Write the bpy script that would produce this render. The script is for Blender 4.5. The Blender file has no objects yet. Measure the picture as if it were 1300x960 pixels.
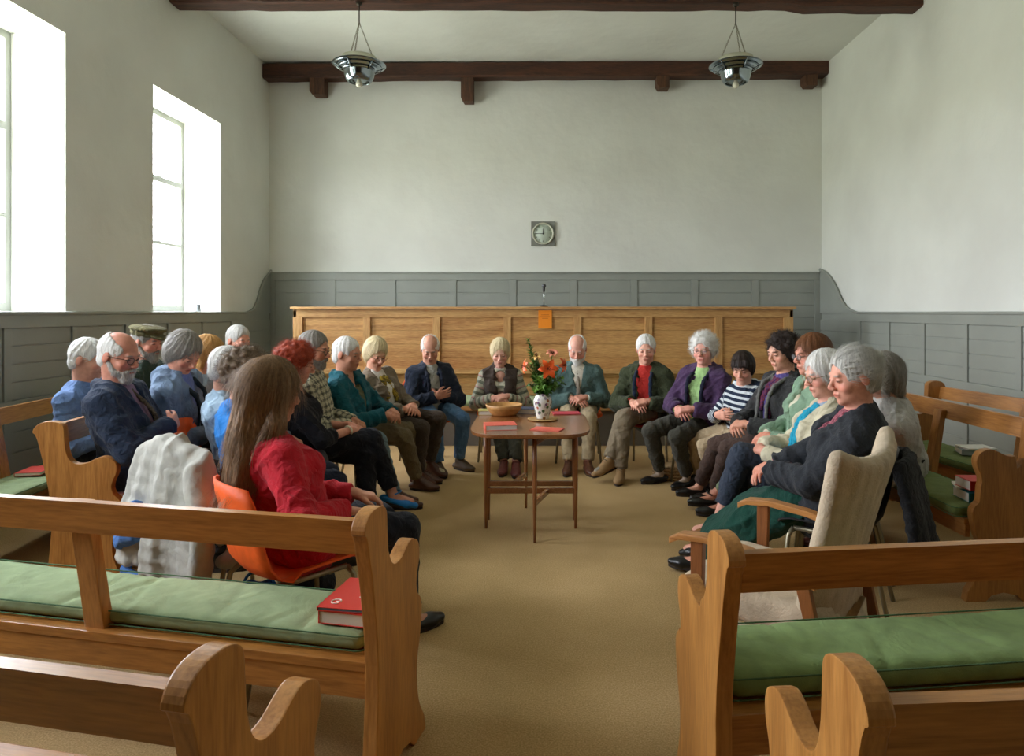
EXPO, SKY = 0.68, 22.0
import bpy, bmesh, math, random
import numpy as np
from mathutils import Vector, Matrix
C = bpy.context.scene
COL = C.collection
PI = math.pi
FP, HX, HY, EYE = 867.0, 690.0, 396.0, 1.45      # focal length in pixels, principal point, eye height

def W(px, py, Y):
    return np.array([(px-HX)*Y/FP, Y, EYE-(py-HY)*Y/FP])
def G(px, py, z=0.0):
    Y = FP*(EYE-z)/(py-HY)
    return np.array([(px-HX)*Y/FP, Y, z])
def V(*a): return np.array(a, dtype=float)
def nrm(v):
    v = np.asarray(v, float); return v/(np.linalg.norm(v)+1e-9)
def lin(c):
    return tuple(((x/255.)/12.92 if x/255. <= .04045 else ((x/255.+.055)/1.055)**2.4) for x in c)

# ------------------------------------------------------------------ materials
MATS = {}
def nd(nt, t, **kw):
    n = nt.nodes.new(t)
    for k, v in kw.items():
        if k.startswith('i_'):
            n.inputs[k[2:].replace('_', ' ')].default_value = v
        else: setattr(n, k, v)
    return n
def base(name):
    m = bpy.data.materials.new(name); m.use_nodes = True
    nt = m.node_tree; b = nt.nodes['Principled BSDF']
    return m, nt, b
def coords(nt, scale=(1,1,1), kind='Object', rot=(0,0,0)):
    tc = nd(nt, 'ShaderNodeTexCoord'); mp = nd(nt, 'ShaderNodeMapping')
    mp.inputs['Scale'].default_value = scale; mp.inputs['Rotation'].default_value = rot
    nt.links.new(tc.outputs[kind], mp.inputs[0]); return mp.outputs[0]
def ramp(nt, fac, stops):
    r = nd(nt, 'ShaderNodeValToRGB'); e = r.color_ramp.elements
    while len(e) < len(stops): e.new(.5)
    for i, (p, c) in enumerate(stops):
        e[i].position = p; e[i].color = (*c[:3], 1)
    nt.links.new(fac, r.inputs[0]); return r.outputs[0]
def bump(nt, b, h, strength, dist=.01):
    n = nd(nt, 'ShaderNodeBump'); n.inputs['Strength'].default_value = strength; n.inputs['Distance'].default_value = dist
    nt.links.new(h, n.inputs['Height']); nt.links.new(n.outputs[0], b.inputs['Normal'])
def plain(name, c, rough=.5, metal=0., spec=.5, var=0., vs=20., bmp=0., bs=60., srgb=True):
    if name in MATS: return MATS[name]
    m, nt, b = base(name); col = lin(c) if srgb else c
    b.inputs['Roughness'].default_value = rough; b.inputs['Metallic'].default_value = metal
    b.inputs['Specular IOR Level'].default_value = spec
    if var > 0:
        n = nd(nt, 'ShaderNodeTexNoise'); n.inputs['Scale'].default_value = vs; n.inputs['Detail'].default_value = 6
        nt.links.new(coords(nt), n.inputs[0])
        o = ramp(nt, n.outputs[0], [(.3, tuple(x*(1-var) for x in col)), (.7, tuple(min(1, x*(1+var)) for x in col))])
        nt.links.new(o, b.inputs['Base Color'])
    else: b.inputs['Base Color'].default_value = (*col, 1)
    if bmp > 0:
        n = nd(nt, 'ShaderNodeTexNoise'); n.inputs['Scale'].default_value = bs; n.inputs['Detail'].default_value = 5
        nt.links.new(coords(nt), n.inputs[0]); bump(nt, b, n.outputs[0], bmp)
    MATS[name] = m; return m
def wood(name, c1, c2, axis='x', rough=.38, ring=7., knots=True, fine=1., coat=.15):
    """grain runs along the given object axis"""
    if name in MATS: return MATS[name]
    m, nt, b = base(name); c1, c2 = lin(c1), lin(c2)
    st = {'x': (.10, 1, 1), 'y': (1, .10, 1), 'z': (1, 1, .10)}[axis]
    co = coords(nt, st)
    n1 = nd(nt, 'ShaderNodeTexNoise'); n1.inputs['Scale'].default_value = ring; n1.inputs['Detail'].default_value = 3; n1.inputs['Distortion'].default_value = .6
    nt.links.new(co, n1.inputs[0])
    mu = nd(nt, 'ShaderNodeMath', operation='MULTIPLY'); mu.inputs[1].default_value = 26.
    nt.links.new(n1.outputs[0], mu.inputs[0])
    si = nd(nt, 'ShaderNodeMath', operation='SINE'); nt.links.new(mu.outputs[0], si.inputs[0])
    n2 = nd(nt, 'ShaderNodeTexNoise'); n2.inputs['Scale'].default_value = 120*fine; n2.inputs['Detail'].default_value = 4
    nt.links.new(co, n2.inputs[0])
    ad = nd(nt, 'ShaderNodeMath', operation='MULTIPLY_ADD'); ad.inputs[1].default_value = .13
    nt.links.new(si.outputs[0], ad.inputs[0]); nt.links.new(n2.outputs[0], ad.inputs[2])
    mid = tuple(.5*(a+b_) for a, b_ in zip(c1, c2))
    o = ramp(nt, ad.outputs[0], [(.18, c2), (.45, mid), (.75, c1)])
    if knots:
        v = nd(nt, 'ShaderNodeTexVoronoi'); v.inputs['Scale'].default_value = 2.3
        st2 = {'x': (.45, 1, 1), 'y': (1, .45, 1), 'z': (1, 1, .45)}[axis]
        nt.links.new(coords(nt, st2), v.inputs[0])
        f = ramp(nt, v.outputs['Distance'], [(.02, (1,)*3), (.065, (0,)*3)])
        mx = nd(nt, 'ShaderNodeMix', data_type='RGBA'); nt.links.new(f, mx.inputs[0]); nt.links.new(o, mx.inputs[6])
        mx.inputs[7].default_value = (c2[0]*.35, c2[1]*.28, c2[2]*.25, 1); o = mx.outputs[2]
    nt.links.new(o, b.inputs['Base Color']); b.inputs['Roughness'].default_value = rough
    b.inputs['Coat Weight'].default_value = coat; b.inputs['Coat Roughness'].default_value = .25
    bump(nt, b, ad.outputs[0], .12, .004)
    MATS[name] = m; return m
def fabric(name, c, rough=.9, weave=.25, wr=.8, c2=None, kind='plain', sheen=.08, wscale=22., p=(1,1)):
    """cloth; kind: plain, plaid, stripes, mottle.  stripes/plaid use the garment's own (along, around) coordinates"""
    if name in MATS: return MATS[name]
    m, nt, b = base(name); c = lin(c)
    b.inputs['Roughness'].default_value = rough; b.inputs['Specular IOR Level'].default_value = .25
    b.inputs['Sheen Weight'].default_value = sheen
    co = coords(nt)
    n = nd(nt, 'ShaderNodeTexNoise'); n.inputs['Scale'].default_value = 14.; n.inputs['Detail'].default_value = 5; n.inputs['Distortion'].default_value = .5
    nt.links.new(co, n.inputs[0])
    out = ramp(nt, n.outputs[0], [(.3, tuple(x*.86 for x in c)), (.7, tuple(min(1, x*1.12) for x in c))])
    if kind in ('stripes', 'plaid', 'fair'):
        at = nd(nt, 'ShaderNodeAttribute', attribute_name='lc'); sp = nd(nt, 'ShaderNodeSeparateXYZ')
        nt.links.new(at.outputs['Vector'], sp.inputs[0])
        def band(o, per, duty, ph=0.):
            a = nd(nt, 'ShaderNodeMath', operation='MULTIPLY_ADD'); a.inputs[1].default_value = 1/per; a.inputs[2].default_value = ph+50
            nt.links.new(o, a.inputs[0])
            f = nd(nt, 'ShaderNodeMath', operation='FRACT'); nt.links.new(a.outputs[0], f.inputs[0])
            l = nd(nt, 'ShaderNodeMath', operation='LESS_THAN'); l.inputs[1].default_value = duty
            nt.links.new(f.outputs[0], l.inputs[0]); return l.outputs[0]
        def mixin(o, fac, col, w=1.):
            if w < 1:
                q = nd(nt, 'ShaderNodeMath', operation='MULTIPLY'); q.inputs[1].default_value = w; nt.links.new(fac, q.inputs[0]); fac = q.outputs[0]
            mx = nd(nt, 'ShaderNodeMix', data_type='RGBA'); nt.links.new(fac, mx.inputs[0]); nt.links.new(o, mx.inputs[6])
            mx.inputs[7].default_value = (*lin(col), 1); return mx.outputs[2]
        if kind == 'stripes': out = mixin(out, band(sp.outputs[0], p[0], p[1]), c2)
        elif kind == 'fair':
            out = mixin(out, band(sp.outputs[0], .11, .22), (120,122,104)); out = mixin(out, band(sp.outputs[0], .11, .16, .45), (190,130,128), .8)
            out = mixin(out, band(sp.outputs[0], .055, .2, .7), (96,104,88), .7)
        else:
            out = mixin(out, band(sp.outputs[0], p[0], .34), c2, .62); out = mixin(out, band(sp.outputs[1], p[0], .34), c2, .62)
            out = mixin(out, band(sp.outputs[0], p[0], .1, .35), (205,200,175), .7); out = mixin(out, band(sp.outputs[1], p[0], .1, .35), (205,200,175), .7)
    if kind == 'mottle':
        v = nd(nt, 'ShaderNodeTexNoise'); v.inputs['Scale'].default_value = 90.; v.inputs['Detail'].default_value = 3
        nt.links.new(co, v.inputs[0]); f = ramp(nt, v.outputs[0], [(.42, (0,)*3), (.62, (1,)*3)])
        mx = nd(nt, 'ShaderNodeMix', data_type='RGBA'); nt.links.new(f, mx.inputs[0]); nt.links.new(out, mx.inputs[6])
        mx.inputs[7].default_value = (*lin(c2), 1); out = mx.outputs[2]
    nt.links.new(out, b.inputs['Base Color'])
    w = nd(nt, 'ShaderNodeTexNoise'); w.inputs['Scale'].default_value = wscale; w.inputs['Detail'].default_value = 6; w.inputs['Distortion'].default_value = 1.2
    nt.links.new(co, w.inputs[0])
    w2 = nd(nt, 'ShaderNodeTexNoise'); w2.inputs['Scale'].default_value = 420.; nt.links.new(co, w2.inputs[0])
    ad = nd(nt, 'ShaderNodeMath', operation='MULTIPLY_ADD'); ad.inputs[1].default_value = .06*weave/.25
    nt.links.new(w2.outputs[0], ad.inputs[0]); nt.links.new(w.outputs[0], ad.inputs[2])
    bump(nt, b, ad.outputs[0], wr, .02)
    MATS[name] = m; return m
def hairmat(name, c, c2=None, curly=False):
    if name in MATS: return MATS[name]
    m, nt, b = base(name); c = lin(c); c2 = lin(c2) if c2 else tuple(x*.5 for x in c); c2 = tuple(.6*x+.4*y for x, y in zip(c2, c))
    co = coords(nt, (1,1,1) if curly else (1,1,.13))
    n = nd(nt, 'ShaderNodeTexNoise'); n.inputs['Scale'].default_value = 55. if curly else 170.; n.inputs['Detail'].default_value = 5; n.inputs['Distortion'].default_value = 1.5 if curly else .3
    nt.links.new(co, n.inputs[0])
    nt.links.new(ramp(nt, n.outputs[0], [(.33, c2), (.62, c)]), b.inputs['Base Color'])
    b.inputs['Roughness'].default_value = .55; b.inputs['Specular IOR Level'].default_value = .35
    bump(nt, b, n.outputs[0], .5, .006)
    MATS[name] = m; return m
def skinmat():
    if 'skin' in MATS: return MATS['skin']
    m, nt, b = base('skin')
    at = nd(nt, 'ShaderNodeAttribute', attribute_name='Col')
    n = nd(nt, 'ShaderNodeTexNoise'); n.inputs['Scale'].default_value = 45.; n.inputs['Detail'].default_value = 6
    nt.links.new(coords(nt), n.inputs[0])
    mx = nd(nt, 'ShaderNodeMix', data_type='RGBA', blend_type='MULTIPLY'); mx.inputs[0].default_value = .5
    nt.links.new(at.outputs['Color'], mx.inputs[6]); nt.links.new(ramp(nt, n.outputs[0], [(.3, (.75,.68,.66)), (.6, (1,1,1))]), mx.inputs[7])
    nt.links.new(mx.outputs[2], b.inputs['Base Color'])
    b.inputs['Roughness'].default_value = .52; b.inputs['Specular IOR Level'].default_value = .35
    b.inputs['Subsurface Weight'].default_value = .0
    bump(nt, b, n.outputs[0], .25, .004)
    MATS['skin'] = m; return m

# ------------------------------------------------------------------ objects
def link(o, parent=None):
    COL.objects.link(o)
    if parent is not None: o.parent = parent
    return o
def tag(o, label=None, cat=None, group=None, kind=None):
    if label: o['label'] = label
    if cat: o['category'] = cat
    if group: o['group'] = group
    if kind: o['kind'] = kind
    return o
def thing(name, label, cat, loc=(0,0,0), rz=0., group=None):
    o = bpy.data.objects.new(name, None); o.empty_display_size = .1
    link(o); o.location = loc; o.rotation_euler = (0,0,rz); return tag(o, label, cat, group)
def from_np(name, v, f, mat, parent=None, smooth=True, attrs=None):
    me = bpy.data.meshes.new(name)
    n, k = len(v), f.shape[1]
    me.vertices.add(n); me.vertices.foreach_set('co', np.ascontiguousarray(v, np.float32).ravel())
    me.loops.add(f.size); me.loops.foreach_set('vertex_index', np.ascontiguousarray(f, np.int32).ravel())
    me.polygons.add(len(f)); me.polygons.foreach_set('loop_start', np.arange(0, f.size, k, dtype=np.int32))
    me.polygons.foreach_set('loop_total', np.full(len(f), k, np.int32))
    me.update(calc_edges=True)
    if smooth: me.polygons.foreach_set('use_smooth', np.ones(len(f), bool))
    for an, (ty, data) in (attrs or {}).items():
        a = me.attributes.new(an, ty, 'POINT')
        a.data.foreach_set('color' if ty == 'FLOAT_COLOR' else 'vector', np.ascontiguousarray(data, np.float32).ravel())
    me.materials.append(mat); me.validate()
    return link(bpy.data.objects.new(name, me), parent)
class MB:
    """collects shapes, becomes one mesh object"""
    def __init__(s): s.bm = bmesh.new()
    def _x(s, vs, M):
        if M is not None: bmesh.ops.transform(s.bm, matrix=M, verts=vs)
    def box(s, lo, hi, M=None, bev=0.):
        r = bmesh.ops.create_cube(s.bm, size=1.); vs = r['verts']
        lo, hi = Vector(lo), Vector(hi)
        for v in vs: v.co = Vector([(lo[i]+hi[i])/2+v.co[i]*(hi[i]-lo[i]) for i in range(3)])
        if bev > 0:
            es = list({e for v in vs for e in v.link_edges})
            rr = bmesh.ops.bevel(s.bm, geom=es, offset=bev, segments=2, affect='EDGES', profile=.7)
            vs = list({v for f in rr['faces'] for v in f.verts} | {v for v in vs if v.is_valid})
        s._x(vs, M); return s
    def prism(s, pts, a, b, axis='x', M=None, bev=0.):
        """outline pts (u,v) extruded from a to b along the axis"""
        def mk(u, v, t): return {'x': (t,u,v), 'y': (u,t,v), 'z': (u,v,t)}[axis]
        A = [s.bm.verts.new(mk(u,v,a)) for u, v in pts]; B = [s.bm.verts.new(mk(u,v,b)) for u, v in pts]
        fa = s.bm.faces.new(A); fb = s.bm.faces.new(B[::-1]); n = len(pts)
        fs = [fa, fb]
        for i in range(n): fs.append(s.bm.faces.new((A[i], B[i], B[(i+1)%n], A[(i+1)%n])))
        bmesh.ops.recalc_face_normals(s.bm, faces=fs)
        vs = A+B
        if bev > 0:
            es = [e for e in fa.edges]+[e for e in fb.edges]
            rr = bmesh.ops.bevel(s.bm, geom=es, offset=bev, segments=2, affect='EDGES', profile=.7)
            vs = list({v for f in rr['faces'] for v in f.verts} | {v for v in vs if v.is_valid})
            if fa.is_valid: vs = list(set(vs)|set(fa.verts))
            if fb.is_valid: vs = list(set(vs)|set(fb.verts))
        s._x(vs, M); return s
    def tube(s, pts, r, n=8, M=None, closed=False):
        pts = [Vector(p) for p in pts]; rings = []; N = len(pts)
        rs = r if hasattr(r, '__len__') else [r]*N
        up = None
        for i, p in enumerate(pts):
            if closed: t = (pts[(i+1)%N]-pts[i-1])
            else: t = pts[min(i+1, N-1)]-pts[max(i-1, 0)]
            t.normalize()
            if up is None:
                up = Vector((0,0,1)) if abs(t.z) < .9 else Vector((1,0,0))
            x = t.cross(up).normalized(); y = x.cross(t).normalized(); up = y
            rings.append([s.bm.verts.new(p+(x*math.cos(2*PI*k/n)+y*math.sin(2*PI*k/n))*rs[i]) for k in range(n)])
        vs = [v for q in rings for v in q]
        for i in range(N if closed else N-1):
            a, b = rings[i], rings[(i+1)%N]
            for k in range(n): s.bm.faces.new((a[k], a[(k+1)%n], b[(k+1)%n], b[k])).smooth = True
        if not closed: s.bm.faces.new(rings[0][::-1]); s.bm.faces.new(rings[-1])
        s._x(vs, M); return s
    def lathe(s, prof, n=32, M=None, closed=False):
        rings = []
        for r, z in prof:
            rings.append([s.bm.verts.new((max(r,1e-4)*math.cos(2*PI*k/n), max(r,1e-4)*math.sin(2*PI*k/n), z)) for k in range(n)])
        fs = []
        for i in range(len(rings)-1):
            a, b = rings[i], rings[i+1]
            for k in range(n):
                f = s.bm.faces.new((a[k], a[(k+1)%n], b[(k+1)%n], b[k])); f.smooth = True; fs.append(f)
        s._x([v for q in rings for v in q], M); return s
    def grid(s, P, close_v=False):
        """P: 2-D list of points -> smooth quads"""
        R = [[s.bm.verts.new(p) for p in row] for row in P]
        for i in range(len(R)-1):
            m = len(R[0])
            for j in range(m if close_v else m-1):
                s.bm.faces.new((R[i][j], R[i][(j+1)%m], R[i+1][(j+1)%m], R[i+1][j])).smooth = True
        return s
    def build(s, name, mat, parent=None, recalc=True, mods=(), sharp=None):
        if recalc: bmesh.ops.recalc_face_normals(s.bm, faces=s.bm.faces)
        me = bpy.data.meshes.new(name); s.bm.to_mesh(me); s.bm.free()
        me.materials.append(mat)
        return link(bpy.data.objects.new(name, me), parent)
def copy_tree(o, parent=None):
    c = o.copy(); link(c)
    if parent is not None: c.parent = parent
    for ch in o.children: copy_tree(ch, c)
    return c
def RZ(a, loc=(0,0,0)): return Matrix.Translation(loc) @ Matrix.Rotation(a, 4, 'Z')

# ------------------------------------------------------------------ smooth-union solids
def axis_pts(lo, hi, h, fine=()):
    x = lo; out = [lo]
    while x < hi:
        st = h
        for a, b, hf in fine:
            if a-st <= x <= b: st = min(st, hf)
        x += st; out.append(x)
    return np.array(out, np.float32)
class Field:
    def __init__(s, lo, hi, h, fine=((), (), ())):
        s.ax = [axis_pts(lo[i], hi[i], h, fine[i]) for i in range(3)]
        s.d = np.full([len(a) for a in s.ax], 1., np.float32); s.h = h
    def _op(s, fn, lo, hi, k, sub=False):
        sl = []
        for i in range(3):
            a = max(0, np.searchsorted(s.ax[i], lo[i])-1); b = min(len(s.ax[i]), np.searchsorted(s.ax[i], hi[i])+1)
            if b <= a: return
            sl.append(slice(a, b))
        X = s.ax[0][sl[0]][:,None,None]; Y = s.ax[1][sl[1]][None,:,None]; Z = s.ax[2][sl[2]][None,None,:]
        a = fn(X, Y, Z); o = s.d[tuple(sl)]
        if sub: a = -a; o2 = -o
        else: o2 = o
        if sub:   # smooth max(o,-a)
            if k > 0:
                h = np.clip(k-np.abs(o-a), 0, None)/k; s.d[tuple(sl)] = np.maximum(o, a)+h*h*k*.25
            else: s.d[tuple(sl)] = np.maximum(o, a)
        else:
            if k > 0:
                h = np.clip(k-np.abs(o-a), 0, None)/k; s.d[tuple(sl)] = np.minimum(o, a)-h*h*k*.25
            else: s.d[tuple(sl)] = np.minimum(o, a)
    def cap(s, a, b, ra, rb=None, k=.02, flat=None, sub=False):
        a = np.asarray(a, float); b = np.asarray(b, float); rb = ra if rb is None else rb
        m = max(ra, rb)+k+3*s.h; lo = np.minimum(a, b)-m; hi = np.maximum(a, b)+m
        def fn(X, Y, Z):
            x, y, z = X-a[0], Y-a[1], Z-a[2]; u = b-a
            q = 1.
            if flat is not None:
                n, q = flat; t = (x*n[0]+y*n[1]+z*n[2])*(1/q-1)
                x, y, z = x+t*n[0], y+t*n[1], z+t*n[2]; u = u+n*(u@n)*(1/q-1)
            L = max(u@u, 1e-9); t = np.clip((x*u[0]+y*u[1]+z*u[2])/L, 0, 1)
            dd = np.sqrt((x-t*u[0])**2+(y-t*u[1])**2+(z-t*u[2])**2)-(ra+(rb-ra)*t)
            return dd*(.5+.5*q)
        s._op(fn, lo, hi, k, sub)
    def ell(s, c, r, R=None, k=.01, sub=False):
        c = np.asarray(c, float); r = np.asarray(r, float); R = np.eye(3) if R is None else R
        ext = np.abs(R)@r+k+3*s.h; lo, hi = c-ext, c+ext       # columns of R = local axes
        def fn(X, Y, Z):
            x, y, z = X-c[0], Y-c[1], Z-c[2]
            l = [(x*R[0,i]+y*R[1,i]+z*R[2,i])/r[i] for i in range(3)]
            k0 = np.sqrt(l[0]**2+l[1]**2+l[2]**2)+1e-6
            k1 = np.sqrt((l[0]/r[0])**2+(l[1]/r[1])**2+(l[2]/r[2])**2)+1e-6
            return k0*(k0-1)/k1
        s._op(fn, lo, hi, k, sub)
    def box(s, c, r, R=None, rd=.01, k=.01, sub=False):
        c = np.asarray(c, float); r = np.asarray(r, float); R = np.eye(3) if R is None else R
        ext = np.abs(R)@r+k+3*s.h
        def fn(X, Y, Z):
            x, y, z = X-c[0], Y-c[1], Z-c[2]
            q = [np.abs(x*R[0,i]+y*R[1,i]+z*R[2,i])-(r[i]-rd) for i in range(3)]
            return np.sqrt(sum(np.maximum(w, 0)**2 for w in q))+np.minimum(np.maximum(np.maximum(q[0], q[1]), q[2]), 0)-rd
        s._op(fn, c-ext, c+ext, k, sub)
    def cut(s, fn, lo, hi, k=.004): s._op(fn, lo, hi, k, True)
    def mesh(s):
        d = s.d; ins = d < 0
        nx, ny, nz = d.shape
        c = ins[:-1,:-1,:-1].astype(np.int8)
        cnt = np.zeros((nx-1, ny-1, nz-1), np.int8)
        for i in (0,1):
            for j in (0,1):
                for k in (0,1): cnt += ins[i:nx-1+i, j:ny-1+j, k:nz-1+k]
        act = (cnt > 0) & (cnt < 8)
        idx = np.argwhere(act); n = len(idx)
        ids = np.full(act.shape, -1, np.int32); ids[act] = np.arange(n)
        acc = np.zeros((n, 3)); w = np.zeros(n)
        I, J, K = idx.T
        cor = {}
        for i in (0,1):
            for j in (0,1):
                for k in (0,1): cor[i,j,k] = d[I+i, J+j, K+k]
        for a in cor:
            for ax in range(3):
                if a[ax]: continue
                b = list(a); b[ax] = 1; b = tuple(b)
                va, vb = cor[a], cor[b]; m = (va < 0) != (vb < 0)
                t = np.where(m, va/np.where(m, va-vb, 1), 0)
                p = np.stack([np.full(n, a[q], float) for q in range(3)], 1); p[:, ax] += t
                acc[m] += p[m]; w[m] += 1
        acc /= w[:,None]
        P = np.empty((n, 3))
        for q in range(3):
            A = s.ax[q].astype(float); P[:,q] = A[idx[:,q]]+acc[:,q]*(A[idx[:,q]+1]-A[idx[:,q]])
        F = []
        for ax in range(3):
            u, v = (ax+1)%3, (ax+2)%3
            sl0 = [slice(None)]*3; sl1 = [slice(None)]*3
            sl0[ax] = slice(0,-1); sl1[ax] = slice(1,None)
            for q in (u, v): sl0[q] = slice(1,-1); sl1[q] = slice(1,-1)
            a, b = ins[tuple(sl0)], ins[tuple(sl1)]
            for pos, m in ((True, a & ~b), (False, ~a & b)):
                e = np.argwhere(m); 
                if not len(e): continue
                base_ = e.copy(); base_[:,u] += 1; base_[:,v] += 1
                def cell(du, dv):
                    q = base_.copy(); q[:,u] -= du; q[:,v] -= dv; return ids[q[:,0], q[:,1], q[:,2]]
                quad = np.stack([cell(1,1), cell(0,1), cell(0,0), cell(1,0)], 1)
                F.append(quad if pos else quad[:, ::-1])
        F = np.concatenate(F); F = F[(F >= 0).all(1)]
        return P, F
def vnormals(P, F):
    n = np.cross(P[F[:,2]]-P[F[:,0]], P[F[:,3]]-P[F[:,1]]); N = np.zeros_like(P)
    for i in range(4):
        for q in range(3): N[:,q] += np.bincount(F[:,i], n[:,q], len(P))
    return N/(np.linalg.norm(N, axis=1)[:,None]+1e-12)
def relax(P, F, it=1, f=.5):
    for _ in range(it):
        S = np.zeros_like(P); c = np.zeros(len(P))
        for i in range(4):
            for j in (1, 3):
                for q in range(3): S[:,q] += np.bincount(F[:,i], P[F[:,(i+j)%4],q], len(P))
                c += np.bincount(F[:,i], None, len(P))
        P = P+(S/np.maximum(c,1)[:,None]-P)*f
    return P
def wob(P, k, seed, n=3):
    rs = np.random.RandomState(seed); v = np.zeros(len(P))
    for i in range(n):
        a = rs.normal(size=3); a = a/np.linalg.norm(a)*k*(1+.5*rs.rand()); b = rs.normal(size=3); b = b/np.linalg.norm(b)*k*.6
        v += np.sin(P@a+rs.rand()*6+1.7*np.sin(P@b+rs.rand()*6))
    return v/n
def folds(P, F, amp, k=38., seed=0):
    N = vnormals(P, F); r = 1-2*np.abs(wob(P, k, seed, 2))**.75; return P+N*np.maximum(r*amp+wob(P, k*2.3, seed+5)*amp*.5, -.55*amp)[:,None]
# ------------------------------------------------------------------ people
UP = V(0,0,1)
def frame(f, u):
    f = nrm(f); r = nrm(np.cross(f, u)); u = np.cross(r, f); return np.stack([r, f, u], 1)
def ik(a, b, l1, l2, pole):
    d = b-a; L = np.linalg.norm(d)
    if L > (l1+l2)*.995: 
        b = a+d/L*(l1+l2)*.995; d = b-a; L = np.linalg.norm(d)
    x = (l1*l1-l2*l2+L*L)/(2*L); h = math.sqrt(max(l1*l1-x*x, 0)); u = d/L
    p = pole-u*(pole@u); p = nrm(p); return a+u*x+p*h, b
def add_hand(F, w, dirn, nrmv, thumb, s, curl=.6, spread=.011):
    """palm, four unequal bent fingers and a thumb leaving the side of the palm. nrmv = back of hand, thumb = thumb-side direction"""
    d = nrm(dirn); n = nrm(nrmv-d*(nrmv@d)); t = nrm(thumb-d*(thumb@d)-n*(thumb@n))
    R = np.stack([t, d, n], 1)
    F.cap(w-d*.02, w+d*.02*s, .027*s, .028*s, .02, flat=(n, .7))
    F.box(w+d*.052*s, V(.040, .045, .0145)*s, R, .012, .015)
    for i, (off, L) in enumerate(((.030,.073),(.0105,.082),(-.010,.076),(-.029,.060))):
        p = w+d*(.090-.004*abs(i-1))*s+t*off*s; a = 0.; L *= s
        seg = (.45, .31, .26); rr = (.0092, .0084, .0076, .0066)
        for j in range(3):
            a += curl*(.75, .8, .55)[j]
            q = p+(d*math.cos(a)-n*math.sin(a))*L*seg[j]+t*spread*.2*(1.5-i)*s
            F.cap(p, q, rr[j]*s, rr[j+1]*s, .003); p = q
    p0 = w+d*.025*s+t*.030*s-n*.004; p1 = p0+(t*.62+d*.72-n*.25)*.036*s; p2 = p1+(t*.2+d*.9-n*.35)*.030*s; p3 = p2+(d*.85-t*.12-n*.5)*.022*s
    F.cap(p0, p1, .014*s, .0115*s, .012); F.cap(p1, p2, .011*s, .0098*s, .004); F.cap(p2, p3, .0098*s, .008*s, .003)

def strands(P, F, N, R, Hc, hs, style, seed):
    rs = np.random.RandomState(seed+100)
    n = {'long': 5200, 'curly': 3600, 'full': 3000, 'bob': 3200, 'fringe': 2600, 'updo': 3200, 'beard': 1500}.get(style, 2600)
    LN = {'short': .030, 'bald': .026, 'buzz': .01, 'full': .055, 'bob': .070, 'fringe': .050, 'long': .15, 'curly': .034, 'updo': .075, 'beard': .016}[style]
    f = F[rs.randint(0, len(F), n)]; w = rs.dirichlet((1,1,1,1), n)
    p = (P[f]*w[:,:,None]).sum(1); nn = (N[f]*w[:,:,None]).sum(1)
    L = (p-Hc)@R/hs; nl = nn@R; nl /= np.linalg.norm(nl, axis=1)[:,None]+1e-9
    keep = (p-Hc)@R[:,2] > -.6; nz = rs.normal(size=(n,3))
    if style in ('short', 'bald', 'buzz'): d = np.stack([np.sign(L[:,0])*.15, np.full(n, -1.), np.full(n, -.45)], 1)+nz*.28
    elif style == 'updo': d = V(0,-.11,.04)-L; d /= np.linalg.norm(d, axis=1)[:,None]; d = d+nz*.12
    elif style == 'curly': d = nz*1.
    elif style == 'beard': d = np.stack([L[:,0]*2, L[:,1]*1., np.full(n, -1.)], 1)+nz*.3
    else:
        top = np.clip(L[:,2]/.1, 0, 1)[:,None]; d = np.stack([L[:,0]*14, (L[:,1]+.01)*9, np.full(n, -.8)], 1)*top+V(0,-.1,-1)*(1-top)+nz*(.10 if style == 'long' else .2)
    step = LN/5*rs.uniform(.6, 1.25, n)[:,None]; lift = {'curly': .0022, 'beard': .0016, 'long': .0004}.get(style, .0008)
    pts = []; q = L-nl*.0015; c0 = V(0,-.016,.02); wv = rs.uniform(.0006, .0011, n)
    cur = None
    for i in range(6):
        m = nl.copy()
        if i and style != 'beard':
            e = (q-c0)/V(.08,.10,.1)**2*V(1,1,1); e /= np.linalg.norm(e, axis=1)[:,None]+1e-9; up_ = (q[:,2] > -.07)[:,None]; m = np.where(up_, .5*e+.5*nl, nl)
            m /= np.linalg.norm(m, axis=1)[:,None]+1e-9
        t = d-m*(d*m).sum(1)[:,None]; t /= np.linalg.norm(t, axis=1)[:,None]+1e-9
        sd = np.cross(t, m); pts.append((q, sd, t)); q = q+t*step+m*(lift*(1+.6*i) if style == 'curly' else lift)
        if style == 'curly': d = t*.75+sd*.8*np.sign(nz[:,:1])
    V_ = []; 
    for i, (a, sd, t) in enumerate(pts):
        ww = (wv*(1-.75*i/5))[:,None]; V_ += [a-sd*ww, a+sd*ww]
    V_ = np.stack(V_, 1).reshape(-1, 3)*hs@R.T+Hc; Q = []
    b_ = np.arange(n)*12
    for i in range(5): Q.append(np.stack([b_+2*i, b_+2*i+1, b_+2*i+3, b_+2*i+2], 1))
    return np.concatenate([P, V_]), np.concatenate([F, np.concatenate(Q)+len(P)])

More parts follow.
